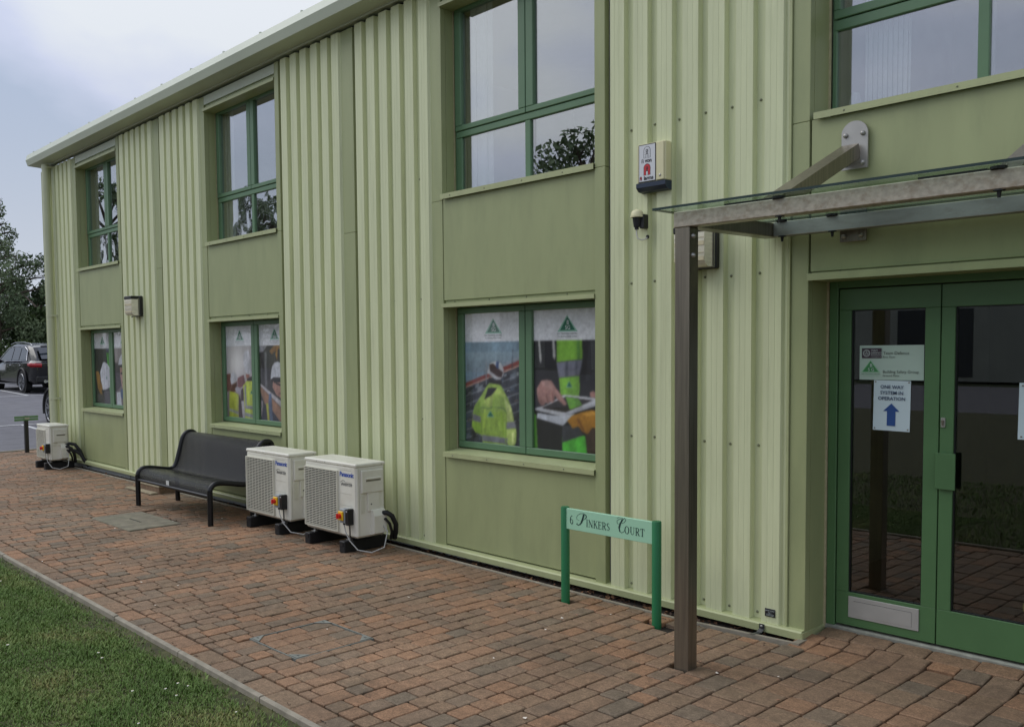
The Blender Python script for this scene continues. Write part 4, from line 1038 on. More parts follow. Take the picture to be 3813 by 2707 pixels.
        b.text('Building Safety Group', .0218, at(.375,.20,2), dk, align='LEFT'); b.text('Ground Floor', .016, at(.375,.10,2), dk, align='LEFT')
        g = mat('print_green', (62, 132, 78), .6); g2 = mat('print_green_pale', (140, 190, 150), .6)
        b.poly([P(.03,.22), P(.33,.22), P(.18,.57)], g2); b.poly([P(.055,.235,1), P(.305,.235,1), P(.18,.545,1)], g)
        b.text('B', .026, at(.19,.375,2), wh); b.text('S G', .024, at(.19,.255,2), wh); b.text('BSG TRAINING CENTRE', .0095, at(.185,.155,2), g, bold=.0); b.text('The Building Safety Group', .008, at(.185,.105,2), g2)
        b.build('print', t, world=False)
    paper(-2.382, -2.037, 1.476, 1.667, 5.2708, 'tenant_sign', 'white tenant sign reading Team Defence and Building Safety Group behind the door glass', 'sign', dr_name, -.004, (176, 196, 184))
    def dr_way(t, P, w, h):
        b = MB(); bl = mat('print_navy', (44, 62, 96), .6); ar = mat('print_blue', (34, 74, 138), .6)
        for s, v in (('ONE WAY', .84), ('SYSTEM IN', .725), ('OPERATION', .61)):
            p = P(.5, v, 1); b.text(s, .0265, lambda x, y, p=p: (p[0]+x, p[1], p[2]+y), bl, bold=.0004)
        b.poly([P(.385,.10), P(.615,.10), P(.615,.39), P(.385,.39)], ar); b.poly([P(.28,.39,1), P(.72,.39,1), P(.5,.545,1)], ar)
        b.build('print', t, world=False)
        for u, v in ((.05,.97),(.95,.97),(.05,.04),(.95,.04)):
            k = MB(); k.dome((P(u,v)[0], -.003, P(u,v)[2]), (0,-1,0), .0045, .003, M_STEEL, n=8); k.build('tack', t, world=False)
    paper(-2.304, -2.106, 1.196, 1.473, 5.2712, 'one_way_notice', 'white paper notice with blue arrow reading One Way System in Operation', 'notice', dr_way, .012)
    def dr_tacks(t, P, w, h):
        for u, v in ((.08,.95),(.92,.95),(.08,.05),(.92,.05)):
            k = MB(); k.dome((P(u,v)[0], -.003, P(u,v)[2]), (0,-1,0), .0045, .003, M_STEEL, n=8); k.build('tack', t, world=False)
    paper(-1.585, -1.385, 1.19, 1.474, 5.2712, 'paper_notice', 'plain white paper notice cut off by the right edge, on the right door leaf', 'notice', dr_tacks, .01)
    s = MB(); s.poly([(-1.490+.055*math.cos(a), 5.271, .345+.055*math.sin(a)) for a in [-k*math.pi/14 for k in range(28)]], mat('sticker_olive', (96, 92, 52), .6)); tag(s.build('round_sticker'), 'round yellow green sticker low on the right door glass', 'sticker')
entrance()

# ------------------------------------------------------------------ glass canopy over the door
def canopy():
    t = thing('glass_canopy', 'flat glass door canopy on square steel beams with one brown steel post', 'canopy', (-2.7585, 4.1325, 0))
    zb, zt = 2.279, 2.358; xr = -.62
    b = MB(); b.cbox(-2.801, -2.716, 4.09, 4.175, -.05, zb-.001, M_STEEL, .004); p = b.build('post', t)
    for z in (2.233, 2.136):
        k = MB(); k.dome((-2.716, 4.125, z), (1, 0, 0), .014, .016, M_STEEL3, n=12, rings=3); k.build('bolt', p, smooth=True)
    b = MB(); b.cbox(xr-.085, xr, 4.09, 4.175, -.05, zb-.001, M_STEEL, .004); b.build('post', t)
    b = MB(); b.cbox(-2.809, xr, 4.09, 4.172, zb, zt, M_STEEL2, .004); b.build('front_beam', t)
    b = MB(); b.cbox(-2.709, xr-.0865, 4.90, 4.965, zb, zt, mat('beam_steel', (164, 164, 160), .4, metal=.6, var=.16, scale=3, stretch=(1, 1, 3), dirt=((120, 112, 100), .35, 9)), .003); b.build('back_beam', t)
    for x in (-2.794, xr-.085):
        b = MB(); b.cbox(x, x+.084, 4.1725, 4.965, zb, zt-.002, M_STEEL, .003); b.build('side_beam', t)
    ge = mat('glass_edge', (22, 46, 40), .15, var=.05); gt = glass_mat('canopy_glass', .12, (.80, .88, .84), 0, 0, .05)
    b = MB(); x0, x1, y0, y1, z0, z1 = -2.888, xr+.06, 4.02, 4.975, 2.369, 2.381
    b.add([(x0,y0,z0),(x1,y0,z0),(x1,y1,z0),(x0,y1,z0),(x0,y0,z1),(x1,y0,z1),(x1,y1,z1),(x0,y1,z1)], [(0,3,2,1),(4,5,6,7)], gt)
    b.add([(x0,y0,z0),(x1,y0,z0),(x1,y1,z0),(x0,y1,z0),(x0,y0,z1),(x1,y0,z1),(x1,y1,z1),(x0,y1,z1)], [(0,1,5,4),(1,2,6,5),(2,3,7,6),(3,0,4,7)], ge)
    b.build('glass_sheet', t)
    for x, y in ((-2.24, 4.10), (-1.32, 4.10), (-2.66, 4.90), (-2.375, 4.90), (-1.4, 4.90)):
        b = MB(); b.tube([(x, y, zt), (x, y, z0)], .03, M_BLACK, 14); b.build('glass_pad', t)
        b = MB(); b.tube([(x, y+.01, zb+.001), (x, y+.01, zb-.004), (x, y+.01, zb-.0045), (x, y+.01, zb-.03)], [.022, .022, .009, .006], M_BLACK, 12); b.build('fixing_bolt', t)
    for xa in (-2.52, -1.62): b = MB(); b.box(xa, xa+.26, 4.094, 4.165, zt, zt+.009, M_BLACK); b.build('packing_strip', t)
    for xc in (-2.3, -1.285):
        b = MB(); w = .071
        b.prism([(xc-w+.002, 4.99, 2.604), (xc+w, 4.99, 2.604), (xc+w, 4.99, 2.785)] + [(xc+w*math.cos(a), 4.99, 2.785+w*math.sin(a)) for a in [math.pi*k/14 for k in range(1, 14)]] + [(xc-w+.002, 4.99, 2.785)], (0, .012, 0), M_STEEL3)
        pl = b.build('wall_plate', t)
        for dx, z in ((-.046, 2.784), (.046, 2.784), (-.044, 2.630), (.046, 2.632)):
            k = MB(); k.dome((xc+dx, 4.989, z), (0, -1, 0), .0135, .017, M_STEEL3, n=12, rings=3); k.build('bolt', pl, smooth=True)
        b = MB(); a0 = Vector((xc-.013, 4.985, 2.697)); a1 = Vector((xc-.013, 4.13, 2.325)); d = (a1-a0); n = d.cross(Vector((1,0,0))).normalized()*.036
        hx = Vector((.045, 0, 0))
        b.prism([tuple(a0-hx-n), tuple(a0+hx-n), tuple(a0+hx+n), tuple(a0-hx+n)], tuple(d), M_STEEL); b.build('strut', t)
        b = MB(); b.cbox(xc-w, xc+w, 4.986, 4.998, 2.222, 2.40, M_STEEL, .002); lp = b.build('lower_plate', t)
        for dx in (-.046, .044):
            k = MB(); k.dome((xc+dx, 4.985, 2.252), (0, -1, 0), .0135, .017, M_STEEL3, n=12, rings=3); k.build('bolt', lp, smooth=True)
        b = MB(); b.box(xc-.03, xc+.03, 4.9655, 4.985, zb+.005, zt-.006, M_STEEL); b.build('beam_bracket', t)
canopy()

# ------------------------------------------------------------------ things on the wall
def lens_mat():
    m = mat('prismatic_lens', (224, 219, 198), .2, var=.10, scale=14, spec=.6, bump=.15, bscale=40, stretch=(1, 1, 4)); return m
def wall_light(x1, z0, label, grp):
    t = thing('wall_light', label, 'wall light', (x1-.115, 5.0, z0), grp)
    w = .235; x0 = x1-w
    b = MB(); b.cbox(x0, x1, 4.955, 5.0, z0, z0+.255, M_BLACK, .008)
    hood = [(x0+.004, 4.955, z0+.232), (x0+.004, 4.858, z0+.232), (x1-.004, 4.858, z0+.232), (x1-.004, 4.955, z0+.232)]
    b.build('back_box', t)
    b = MB(); b.cbox(x0+.002, x1-.022, 4.852, 4.9545, z0+.214, z0+.254, M_BLACK, .006); b.build('hood', t)
    rim = MB(); cm = mat('chrome_rim', (150, 150, 142), .25, metal=.8)
    rim.box(x0+.006, x1-.006, 4.949, 4.9548, z0+.006, z0+.016, cm); rim.box(x1-.014, x1-.006, 4.949, 4.9548, z0+.0165, z0+.225, cm); rim.build('rim', t)
    inn = MB(); inn.box(x0+.012, x1-.016, 4.944, 4.9488, z0+.018, z0+.224, mat('reflector', (206, 196, 164), .4, var=.05)); inn.box(x0+.03, x1-.035, 4.90, 4.944, z0+.06, z0+.075, mat('lamp_tube', (226, 222, 206), .3)); inn.build('reflector', t)
    g = MB(); a = z0+.010; prof = [(4.9485, a+.002), (4.90, a), (4.872, a+.016), (4.858, a+.04), (4.856, z0+.213)]
    pts = [(x0+.010, y, z) for y, z in prof]; g.sheet(pts[::-1], (w-.026, 0, 0), lens_mat())
    for x in (x0+.010, x1-.016): g.poly([(x, y, z) for y, z in prof] + [(x, 4.9485, z0+.213)], MATS['prismatic_lens'])
    for k in range(1, 5): g.box(x0+.012, x1-.018, 4.8535, 4.8555, z0+.045*k, z0+.045*k+(.024 if k % 2 else .003), mat('lens_band', (196, 186, 152), .25, var=.08))
    g.build('lens', t, smooth=True)
    k = MB(); k.tube([(x1-.11, 4.90, z0+.002), (x1-.11, 4.90, z0-.012)], .008, M_BLACK, 8); k.build('drain_plug', t)
wall_light(-11.235, 2.10, 'black bulkhead wall light between the two far left windows', 'bulkhead wall lights')
wall_light(-3.105, 2.135, 'black bulkhead wall light partly hidden by the canopy post', 'bulkhead wall lights')
def alarm():
    t = thing('alarm_box', 'cream alarm box with Avon Alarms sticker and dark blue base on the ribbed wall', 'alarm box', (-3.555, 5.0, 2.66))
    b = MB(); b.cbox(-3.662, -3.448, 4.935, 5.0, 2.703, 2.945, M_CREAM, .006); b.build('cover', t)
    b = MB(); b.cbox(-3.510, -3.454, 4.926, 4.9345, 2.706, 2.942, M_CREAM, .004); b.build('raised_side', t)
    b = MB(); b.prism([(-3.665, 5.0, 2.702), (-3.665, 4.930, 2.702), (-3.665, 4.930, 2.675), (-3.665, 4.955, 2.652), (-3.665, 5.0, 2.646)], (.219, 0, 0), M_LEAD); b.build('strobe_base', t)
    k = MB(); k.dome((-3.482, 4.9255, 2.735), (0,-1,0), .009, .005, M_STEEL3, n=10); k.build('screw', t)
    s = MB(); x0, x1, z0, z1 = -3.648, -3.518, 2.707, 2.941; y = 4.9335; bk = mat('print_black', (28, 28, 34), .5); rd = mat('print_red', (190, 44, 52), .5)
    s.box(x0, x1, y-.0006, y+.0010, z0, z1, bk); s.box(x0+.005, x1-.005, y-.0012, y, z0+.005, z1-.005, M_WHITE)
    cx = (x0+x1)/2; Y = y-.0016
    def arch(c, zb, w, h, fill, yy):
        # rounded capital A: outer arch, inner slot
        n = 12; out = [(cx+c-w, zb)] + [(cx+c-w*math.cos(math.pi*k/n), zb+h-w+w*math.sin(math.pi*k/n)) for k in range(n+1)] + [(cx+c+w, zb)]
        s.poly([(x, yy, z) for x, z in out][::-1], fill)
    def capA(c, zb, w, h, fill):
        arch(c, zb, w, h, bk, Y); arch(c, zb+.0015, w-.003, h-.0045, fill, Y-.0003)
        arch(c, zb, w*.36, h*.45, bk, Y-.0006); arch(c, zb-.0005, w*.22, h*.36, M_WHITE, Y-.0009)
        s.box(cx+c-w*.30, cx+c+w*.30, Y-.0012, Y-.0008, zb+h*.50, zb+h*.72, bk); s.box(cx+c-w*.12, cx+c+w*.12, Y-.0014, Y-.0010, zb+h*.55, zb+h*.66, fill)
    capA(0, z0+.148, .026, .072, M_WHITE)
    for k in range(5): s.box(cx-.022, cx+.022, Y-.0005, Y-.00035, z0+.156+k*.012, z0+.1568+k*.012, bk)
    capA(0, z0+.041, .026, .072, rd)
    s.text('von', .034, lambda x, z: (cx+.010+x, Y-.0002, z0+.121+z), bk, bold=.0014); capA(-.034, z0+.120, .0085, .024, M_WHITE)
    s.text('larms', .033, lambda x, z: (cx+.012+x, Y-.0002, z0+.013+z), bk, bold=.0014); capA(-.047, z0+.012, .0085, .025, rd)
    s.build('sticker', t)
alarm()
def sensor():
    t = thing('light_sensor', 'small photocell light sensor with cream cap and black base under the alarm box', 'sensor', (-3.665, 5.0, 2.42))
    b = MB(); b.cbox(-3.652, -3.620, 4.945, 5.0, 2.423, 2.512, M_BLACK, .004); b.tube([(-3.668, 4.945, 2.434), (-3.668, 4.945, 2.47), (-3.668, 4.945, 2.497)], [.022, .027, .031], M_BLACK, 14); b.tube([(-3.672, 4.945, 2.418), (-3.672, 4.945, 2.44)], .013, M_BLACK, 10); b.build('base', t)
    c = MB(); c.tube([(-3.668, 4.945, 2.495), (-3.668, 4.945, 2.506), (-3.668, 4.945, 2.5065), (-3.668, 4.945, 2.525), (-3.668, 4.945, 2.537), (-3.668, 4.945, 2.545)], [.044, .044, .040, .038, .030, .012], M_CREAM, 18); c.build('cap', t, smooth=True)
    c = MB(); c.tube([(-3.672, 4.945, 2.418), (-3.673, 4.945, 2.39), (-3.666, 4.95, 2.362), (-3.650, 4.965, 2.352), (-3.635, 4.985, 2.358), (-3.628, 5.005, 2.372)], .0042, mat('cable_white', (205, 205, 198), .5), 8); c.build('cable', t, smooth=True)
    g = MB(); g.tube([(-3.6275, 4.997, 2.372), (-3.6265, 5.003, 2.373)], .012, M_BLACK, 10); g.build('grommet', t)
sensor()
def earth():
    t = thing('earth_point_plate', 'tiny black earth point label near the bottom of the ribbed wall by the door', 'label plate', (-2.762, 5.0, .093))
    b = MB(); b.cbox(-2.795, -2.730, 4.9945, 4.9985, .092, .140, M_BLACK, .002); b.build('plate', t)
    m = mat('print_pale', (190, 200, 198), .6); b = MB()
    b.text('EARTH POINT', .0095, lambda x, z: (-2.7625+x, 4.9940, .1245+z), m); b.text('No 1', .0095, lambda x, z: (-2.7625+x, 4.9940, .1135+z), m)
    b.box(-2.786, -2.738, 4.9938, 4.9943, .1065, .1078, m); b.box(-2.786, -2.738, 4.9938, 4.9943, .0995, .1008, m); b.build('print', t)
    t = thing('earth_clip', 'small dark metal earthing strap bolted to the base flashing', 'metal strap', (-2.80, 4.95, 0))
    b = MB(); s = mat('dark_metal', (70, 72, 72), .5, metal=.5, var=.15, scale=30)
    b.sheet([(-2.815, 4.968, .048), (-2.815, 4.968, .020), (-2.818, 4.945, .004), (-2.822, 4.915, .002), (-2.828, 4.880, .004)], (.032, 0, 0), s)
    b.sheet([(-2.815, 4.972, .048), (-2.815, 4.972, .020), (-2.818, 4.947, .000), (-2.822, 4.915, -.002)], (.032, 0, 0), s); b.build('strap', t)
    k = MB(); k.dome((-2.799, 4.967, .036), (0,-1,0), .0085, .007, M_STEEL3, n=8); k.build('bolt', t)
earth()

# ------------------------------------------------------------------ air conditioning units (local coordinates: front-left corner on the ground)
def make_ac(label, loc, W=.745, H=.61, D=.30, logo=True, grp='outdoor air conditioning units'):
    t = thing('air_conditioner', label, 'air conditioner', loc, grp)
    P = dict(parent=t, world=False); z0 = .13; z1 = z0+H
    for x in (.085*W/.745-.03, W-.15*W/.745-.03):
        b = MB(); b.cbox(x, x+.075, -.05, D+.09, 0, .098, M_RUBBER, .006); b.box(x+.018, x+.057, -.054, -.05, .055, .085, M_BLACK); r = b.build('mounting_rail', **P)
        for y in (.03, D-.04):
            k = MB(); k.box(x+.012, x+.062, y-.018, y+.018, .098, .104, M_STEEL3); k.tube([(x+.037, y, .104), (x+.037, y, z0)], .008, M_STEEL3, 8); k.dome((x+.037, y, .104), (0,0,1), .014, .012, M_STEEL3, n=6); k.build('rail_bolt', r, world=False)
    b = MB(); b.cbox(0, W, 0, D, z0, z1-.022, M_AC, .016)
    b.box(.03, W-.03, .03, D-.03, z0-.012, z0, M_ACDARK)
    for k in range(4): b.box(W*.70, W-.06, -.0012, .0, z0+H*(.93-.16*k)-.018, z0+H*(.93-.16*k)-.0165, mat('panel_seam', (150, 148, 134), .6))
    b.box(W-.0005, W+.0008, .030, .033, z0+.02, z1-.04, MATS['panel_seam']); b.box(W-.0005, W+.0008, D-.018, D-.015, z0+.02, z1-.04, MATS['panel_seam'])
    b.build('casing', **P)
    b = MB(); b.cbox(-.004, W+.004, -.004, D+.004, z1-.030, z1, M_AC, .008)
    for k in range(5): b.box(W*.12+k*W*.15, W*.12+k*W*.15+.02, .05, D-.05, z1, z1+.0012, M_AC)
    for x in (W*.25, W*.42): b.dome((x, -.004, z1-.018), (0,-1,0), .005, .003, M_SCREW, n=6)
    b.dome((W+.004, D-.04, z1-.018), (1,0,0), .005, .003, M_SCREW, n=6)
    b.build('top_cover', **P)
    gx0, gx1, gz0, gz1 = .018, W*.665, z0+.035, z1-.078
    b = MB(); b.box(gx0+.005, gx1-.005, -.0035, -.0015, gz0+.005, gz1-.005, M_ACDARK); b.build('grille_back', **P)
    f = MB(); cx, cz, R_ = (gx0+gx1)/2, (gz0+gz1)/2, min(gx1-gx0, gz1-gz0)*.44
    f.poly([(cx+R_*math.cos(a), -.0042, cz+R_*math.sin(a)) for a in [-2*math.pi*k/28 for k in range(28)]], M_BLACK); f.build('fan_opening', **P)
    g = MB(); n = 34
    for k in range(n+1):
        z = gz0+(gz1-gz0)*k/n; g.box(gx0, gx1, -.019, -.013, z-.0026, z+.0026, M_AC2)
    for k in range(1, 9): x = gx0+(gx1-gx0)*k/9; g.box(x-.0012, x+.0012, -.013, -.010, gz0, gz1, M_AC2)
    g.box(gx0-.006, gx0+.002, -.0185, 0, gz0-.006, gz1+.006, M_AC2); g.box(gx1-.002, gx1+.006, -.0185, 0, gz0-.006, gz1+.006, M_AC2); g.box(gx0+.002, gx1-.002, -.0185, 0, gz1+.001, gz1+.008, M_AC2); g.box(gx0+.002, gx1-.002, -.0185, 0, gz0-.008, gz0-.001, M_AC2)
    g.build('grille', **P)
    if logo:
        b = MB(); bl = mat('logo_blue', (28, 70, 160), .5); x = W*.70
        b.text('Panasonic', .054, lambda a, z: (x+a, -.0016, z0+H*.815+z), bl, align='LEFT', bold=.0016, space=.92); b.build('logo', **P)
        b = MB(); gk = mat('print_grey', (60, 62, 66), .5); b.text('INVERTER', .034, lambda a, z: (x+.018+a, -.0016, z0+H*.69+z), gk, align='LEFT', shear=.35, bold=.0006)
        arc = [(x+.008+.085*(1-math.cos(q))*.5, z0+H*.70+.034*math.sin(q)) for q in [k*.22 for k in range(11)]]
        for (xa, za), (xb, zb) in zip(arc[:-1], arc[1:]): b.quad((xa, -.0016, za), (xb, -.0016, zb), (xb, -.0016, zb+.0035), (xa, -.0016, za+.0035), gk)
        b.build('lettering', **P)
    # right-hand side: service cover with grip, raised neck and valve cover
    xs = W
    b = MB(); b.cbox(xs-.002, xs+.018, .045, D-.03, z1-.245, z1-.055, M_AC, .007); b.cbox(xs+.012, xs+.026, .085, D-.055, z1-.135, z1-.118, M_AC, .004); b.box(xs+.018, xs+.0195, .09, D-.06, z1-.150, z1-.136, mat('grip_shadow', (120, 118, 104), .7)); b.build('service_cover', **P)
    b = MB(); b.cbox(xs-.002, xs+.012, .11, D-.065, z0+.21, z1-.2455, M_AC, .005); b.dome((xs+.012, .145, z1-.34), (1,0,0), .007, .004, M_BLACK, n=8); b.build('neck_cover', **P)
    b = MB(); b.prism([(xs-.002, .14, z0+.012), (xs+.055, .14, z0+.030), (xs+.060, .14, z0+.175), (xs+.035, .14, z0+.215), (xs-.002, .14, z0+.23)], (0, D-.17, 0), M_AC); b.build('valve_cover', **P)
    b = MB(); b.box(xs-.001, xs+.004, .045, .085, z0+.20, z1-.27, M_AC2)
    for k in range(5): b.box(xs+.004, xs+.006, .055, .078, z0+.215+k*.03, z0+.222+k*.03, M_AC2)
    b.build('vent_strip', **P)
    # isolator switch
    ix, iz = W*.80, z0+.125
    b = MB(); b.cbox(ix, ix+.075, -.066, -.001, iz, iz+.115, mat('isolator_grey', (142, 148, 150), .5), .004); iso = b.build('isolator_switch', **P)
    b = MB(); b.cbox(ix+.0755, ix+.112, -.060, .0, iz-.015, iz+.118, M_BLACK, .003); b.box(ix+.085, ix+.102, -.0612, -.060, iz+.095, iz+.103, M_WHITE); b.build('back_box', iso, world=False)
    b = MB(); b.cbox(ix+.001, ix+.066, -.082, -.0665, iz+.022, iz+.098, mat('switch_yellow', (226, 178, 30), .45), .005); b.build('switch_plate', iso, world=False)
    b = MB(); b.tube([(ix+.032, -.080, iz+.06), (ix+.032, -.108, iz+.06)], .021, mat('switch_red', (206, 40, 34), .4), 16); b.box(ix+.027, ix+.037, -.116, -.108, iz+.038, iz+.082, MATS['switch_red']); b.build('knob', iso, world=False)
    cb = mat('cable_grey', (170, 170, 166), .5)
    b = MB(); b.tube([(ix+.025, -.035, iz), (ix+.025, -.035, iz-.02)], .010, M_BLACK, 8)
    b.tube([(ix+.025, -.035, iz-.018), (ix+.045, -.038, iz-.07), (ix+.085, -.03, iz-.14), (ix+.16, .0, iz-.215), (ix+.24, .08, iz-.235), (ix+.28, .18, iz-.20), (ix+.25, D-.06, iz-.08), (ix+.18, D-.07, iz-.02)], .005, cb, 8)
    b.tube([(ix+.095, -.03, iz-.015), (ix+.098, -.03, iz-.10), (ix+.12, .0, iz-.19)], .006, M_BLACK, 8); b.build('cable', smooth=True, **P)
    b = MB(); y = D-.02
    b.tube([(xs+.03, D-.06, z0+.185), (xs+.075, D-.045, z0+.195), (xs+.100, D-.01, z0+.165), (xs+.100, D+.03, z0+.09), (xs+.070, D+.05, z0+.02), (xs+.03, D+.07, z0-.04)], .021, M_RUBBER, 12)
    b.tube([(xs+.03, D-.065, z0+.14), (xs+.065, D-.05, z0+.14), (xs+.078, D-.02, z0+.10), (xs+.070, D+.01, z0+.03), (xs+.03, D+.03, z0-.04)], .012, M_BLACK, 10)
    b.build('pipe', smooth=True, **P)
    return t
ac = make_ac('cream air conditioner nearest the address sign, right of the pair by the bench', (-6.845, 4.475, 0))
c2 = copy_tree(ac); c2.location = (-7.865, 4.485, 0); c2['label'] = 'cream air conditioner overlapping the right end of the black bench'
ac3 = make_ac('small cream air conditioner at the far corner under the downpipe', (-13.99, 4.56, 0), .52, .50, .27, False)
def far_pipes():
    b = MB()
    for dx, dz in ((0, 0), (.02, -.09)):
        b.tube([(.53+dx, .22, .335+dz), (.56+dx, .26, .36+dz), (.60+dx, .32, .345+dz), (.63+dx, .38, .25+dz*.5), (.66+dx, .42, .12), (.70+dx, .47, .03)], .024, M_RUBBER, 10)
    b.build('pipe', ac3, world=False, smooth=True)
far_pipes()

# ------------------------------------------------------------------ bench
def bench():
    t = thing('metal_bench', 'black perforated metal bench with curled back standing against the wall', 'bench', (-8.89, 4.5, 0))
    prof = [(4.200, .285), (4.200, .335), (4.215, .372), (4.245, .395), (4.290, .404), (4.36, .398), (4.44, .383), (4.54, .364), (4.585, .362), (4.62, .376), (4.645, .41), (4.665, .46), (4.70, .58), (4.725, .675), (4.745, .720), (4.775, .750), (4.815, .764), (4.855, .762), (4.885, .742), (4.895, .710)]
    def smooth(p, it=2):
        for _ in range(it):
            q = [p[0]]
            for a, c in zip(p[:-1], p[1:]): q += [(.75*a[0]+.25*c[0], .75*a[1]+.25*c[1]), (.25*a[0]+.75*c[0], .25*a[1]+.75*c[1])]
            p = q + [p[-1]]
        return p
    ps = smooth(prof); x0, x1 = -9.70, -8.075
    # perforated sheet material: rows of punched holes by bump and darkening
    m = bpy.data.materials.new('perforated_sheet'); m.use_nodes = True; nt = m.node_tree; n = nt.nodes; l = nt.links; p = n['Principled BSDF']
    p.inputs['Base Color'].default_value = (*lin((9, 10, 11)), 1); p.inputs['Roughness'].default_value = .27; p.inputs['Specular IOR Level'].default_value = .3
    geo = n.new('ShaderNodeNewGeometry'); sep = n.new('ShaderNodeSeparateXYZ'); l.new(geo.outputs['Position'], sep.inputs[0])
    def fn(op, a, b=None):
        q = n.new('ShaderNodeMath'); q.operation = op
        for i, v in enumerate((a, b)):
            if v is None: continue
            if isinstance(v, (int, float)): q.inputs[i].default_value = v
            else: l.new(v, q.inputs[i])
        return q.outputs[0]
    at = n.new('ShaderNodeAttribute'); at.attribute_name = 'run'
    s1 = fn('SINE', fn('MULTIPLY', sep.outputs['X'], 2*math.pi/.021)); s2 = fn('SINE', fn('MULTIPLY', at.outputs['Fac'], 2*math.pi/.021))
    h = fn('MULTIPLY', s1, s2); hole = fn('GREATER_THAN', h, .90)
    bp = n.new('ShaderNodeBump'); bp.inputs['Strength'].default_value = .7; bp.inputs['Distance'].default_value = .004; l.new(h, bp.inputs['Height']); l.new(bp.outputs['Normal'], p.inputs['Normal'])
    tr = n.new('ShaderNodeBsdfTransparent'); mx = n.new('ShaderNodeMixShader'); out = n['Material Output']
    l.new(hole, mx.inputs['Fac']); l.new(p.outputs['BSDF'], mx.inputs[1]); l.new(tr.outputs['BSDF'], mx.inputs[2]); l.new(mx.outputs['Shader'], out.inputs['Surface'])
    b = MB(); b.sheet([(x0, y, z) for y, z in ps], (x1-x0, 0, 0), m); o = b.build('seat_sheet', t, smooth=True)
    run = [0.0]
    for a, c in zip(ps[:-1], ps[1:]): run.append(run[-1]+math.hypot(c[0]-a[0], c[1]-a[1]))
    a_ = o.data.attributes.new('run', 'FLOAT', 'POINT'); a_.data.foreach_set('value', run+run)
    pl = MB(); i0 = next(i for i, (y, z) in enumerate(ps) if y > 4.42); i1 = next(i for i, (y, z) in enumerate(ps) if y > 4.54)
    pl.sheet([(-9.28, y, z+.002) for y, z in ps[i0:i1]], (.62, 0, 0), M_BENCH); pl.build('worn_patch', t, smooth=True)
    side = smooth(prof[1:])
    for x, nm in ((x0-.005, 0), (x1+.005, 1)):
        b = MB(); b.tube([(x, y, z) for y, z in side], .026, M_BENCH, 12); b.build('side_tube', t, smooth=True)
        b = MB(); b.tube([(x, 4.200, 0), (x, 4.200, .335)], .027, M_BENCH, 14); b.build('leg', t, smooth=True)
        b = MB(); b.tube([(x, 4.66, 0), (x, 4.645, .40)], .026, M_BENCH, 14); b.build('leg', t, smooth=True)
    b = MB(); b.tube([(x0, 4.200, .282), (x1, 4.200, .282)], .016, M_BENCH, 10); b.build('front_rail', t, smooth=True)
    b = MB(); b.tube([(x0, 4.893, .706), (x1, 4.893, .706)], .014, M_BENCH, 10); b.build('back_rail', t, smooth=True)
    b = MB(); b.box(-9.0, -8.935, 4.194, 4.1975, .300, .345, mat('label_silver', (196, 196, 192), .5)); b.build('label_plate', t)
bench()

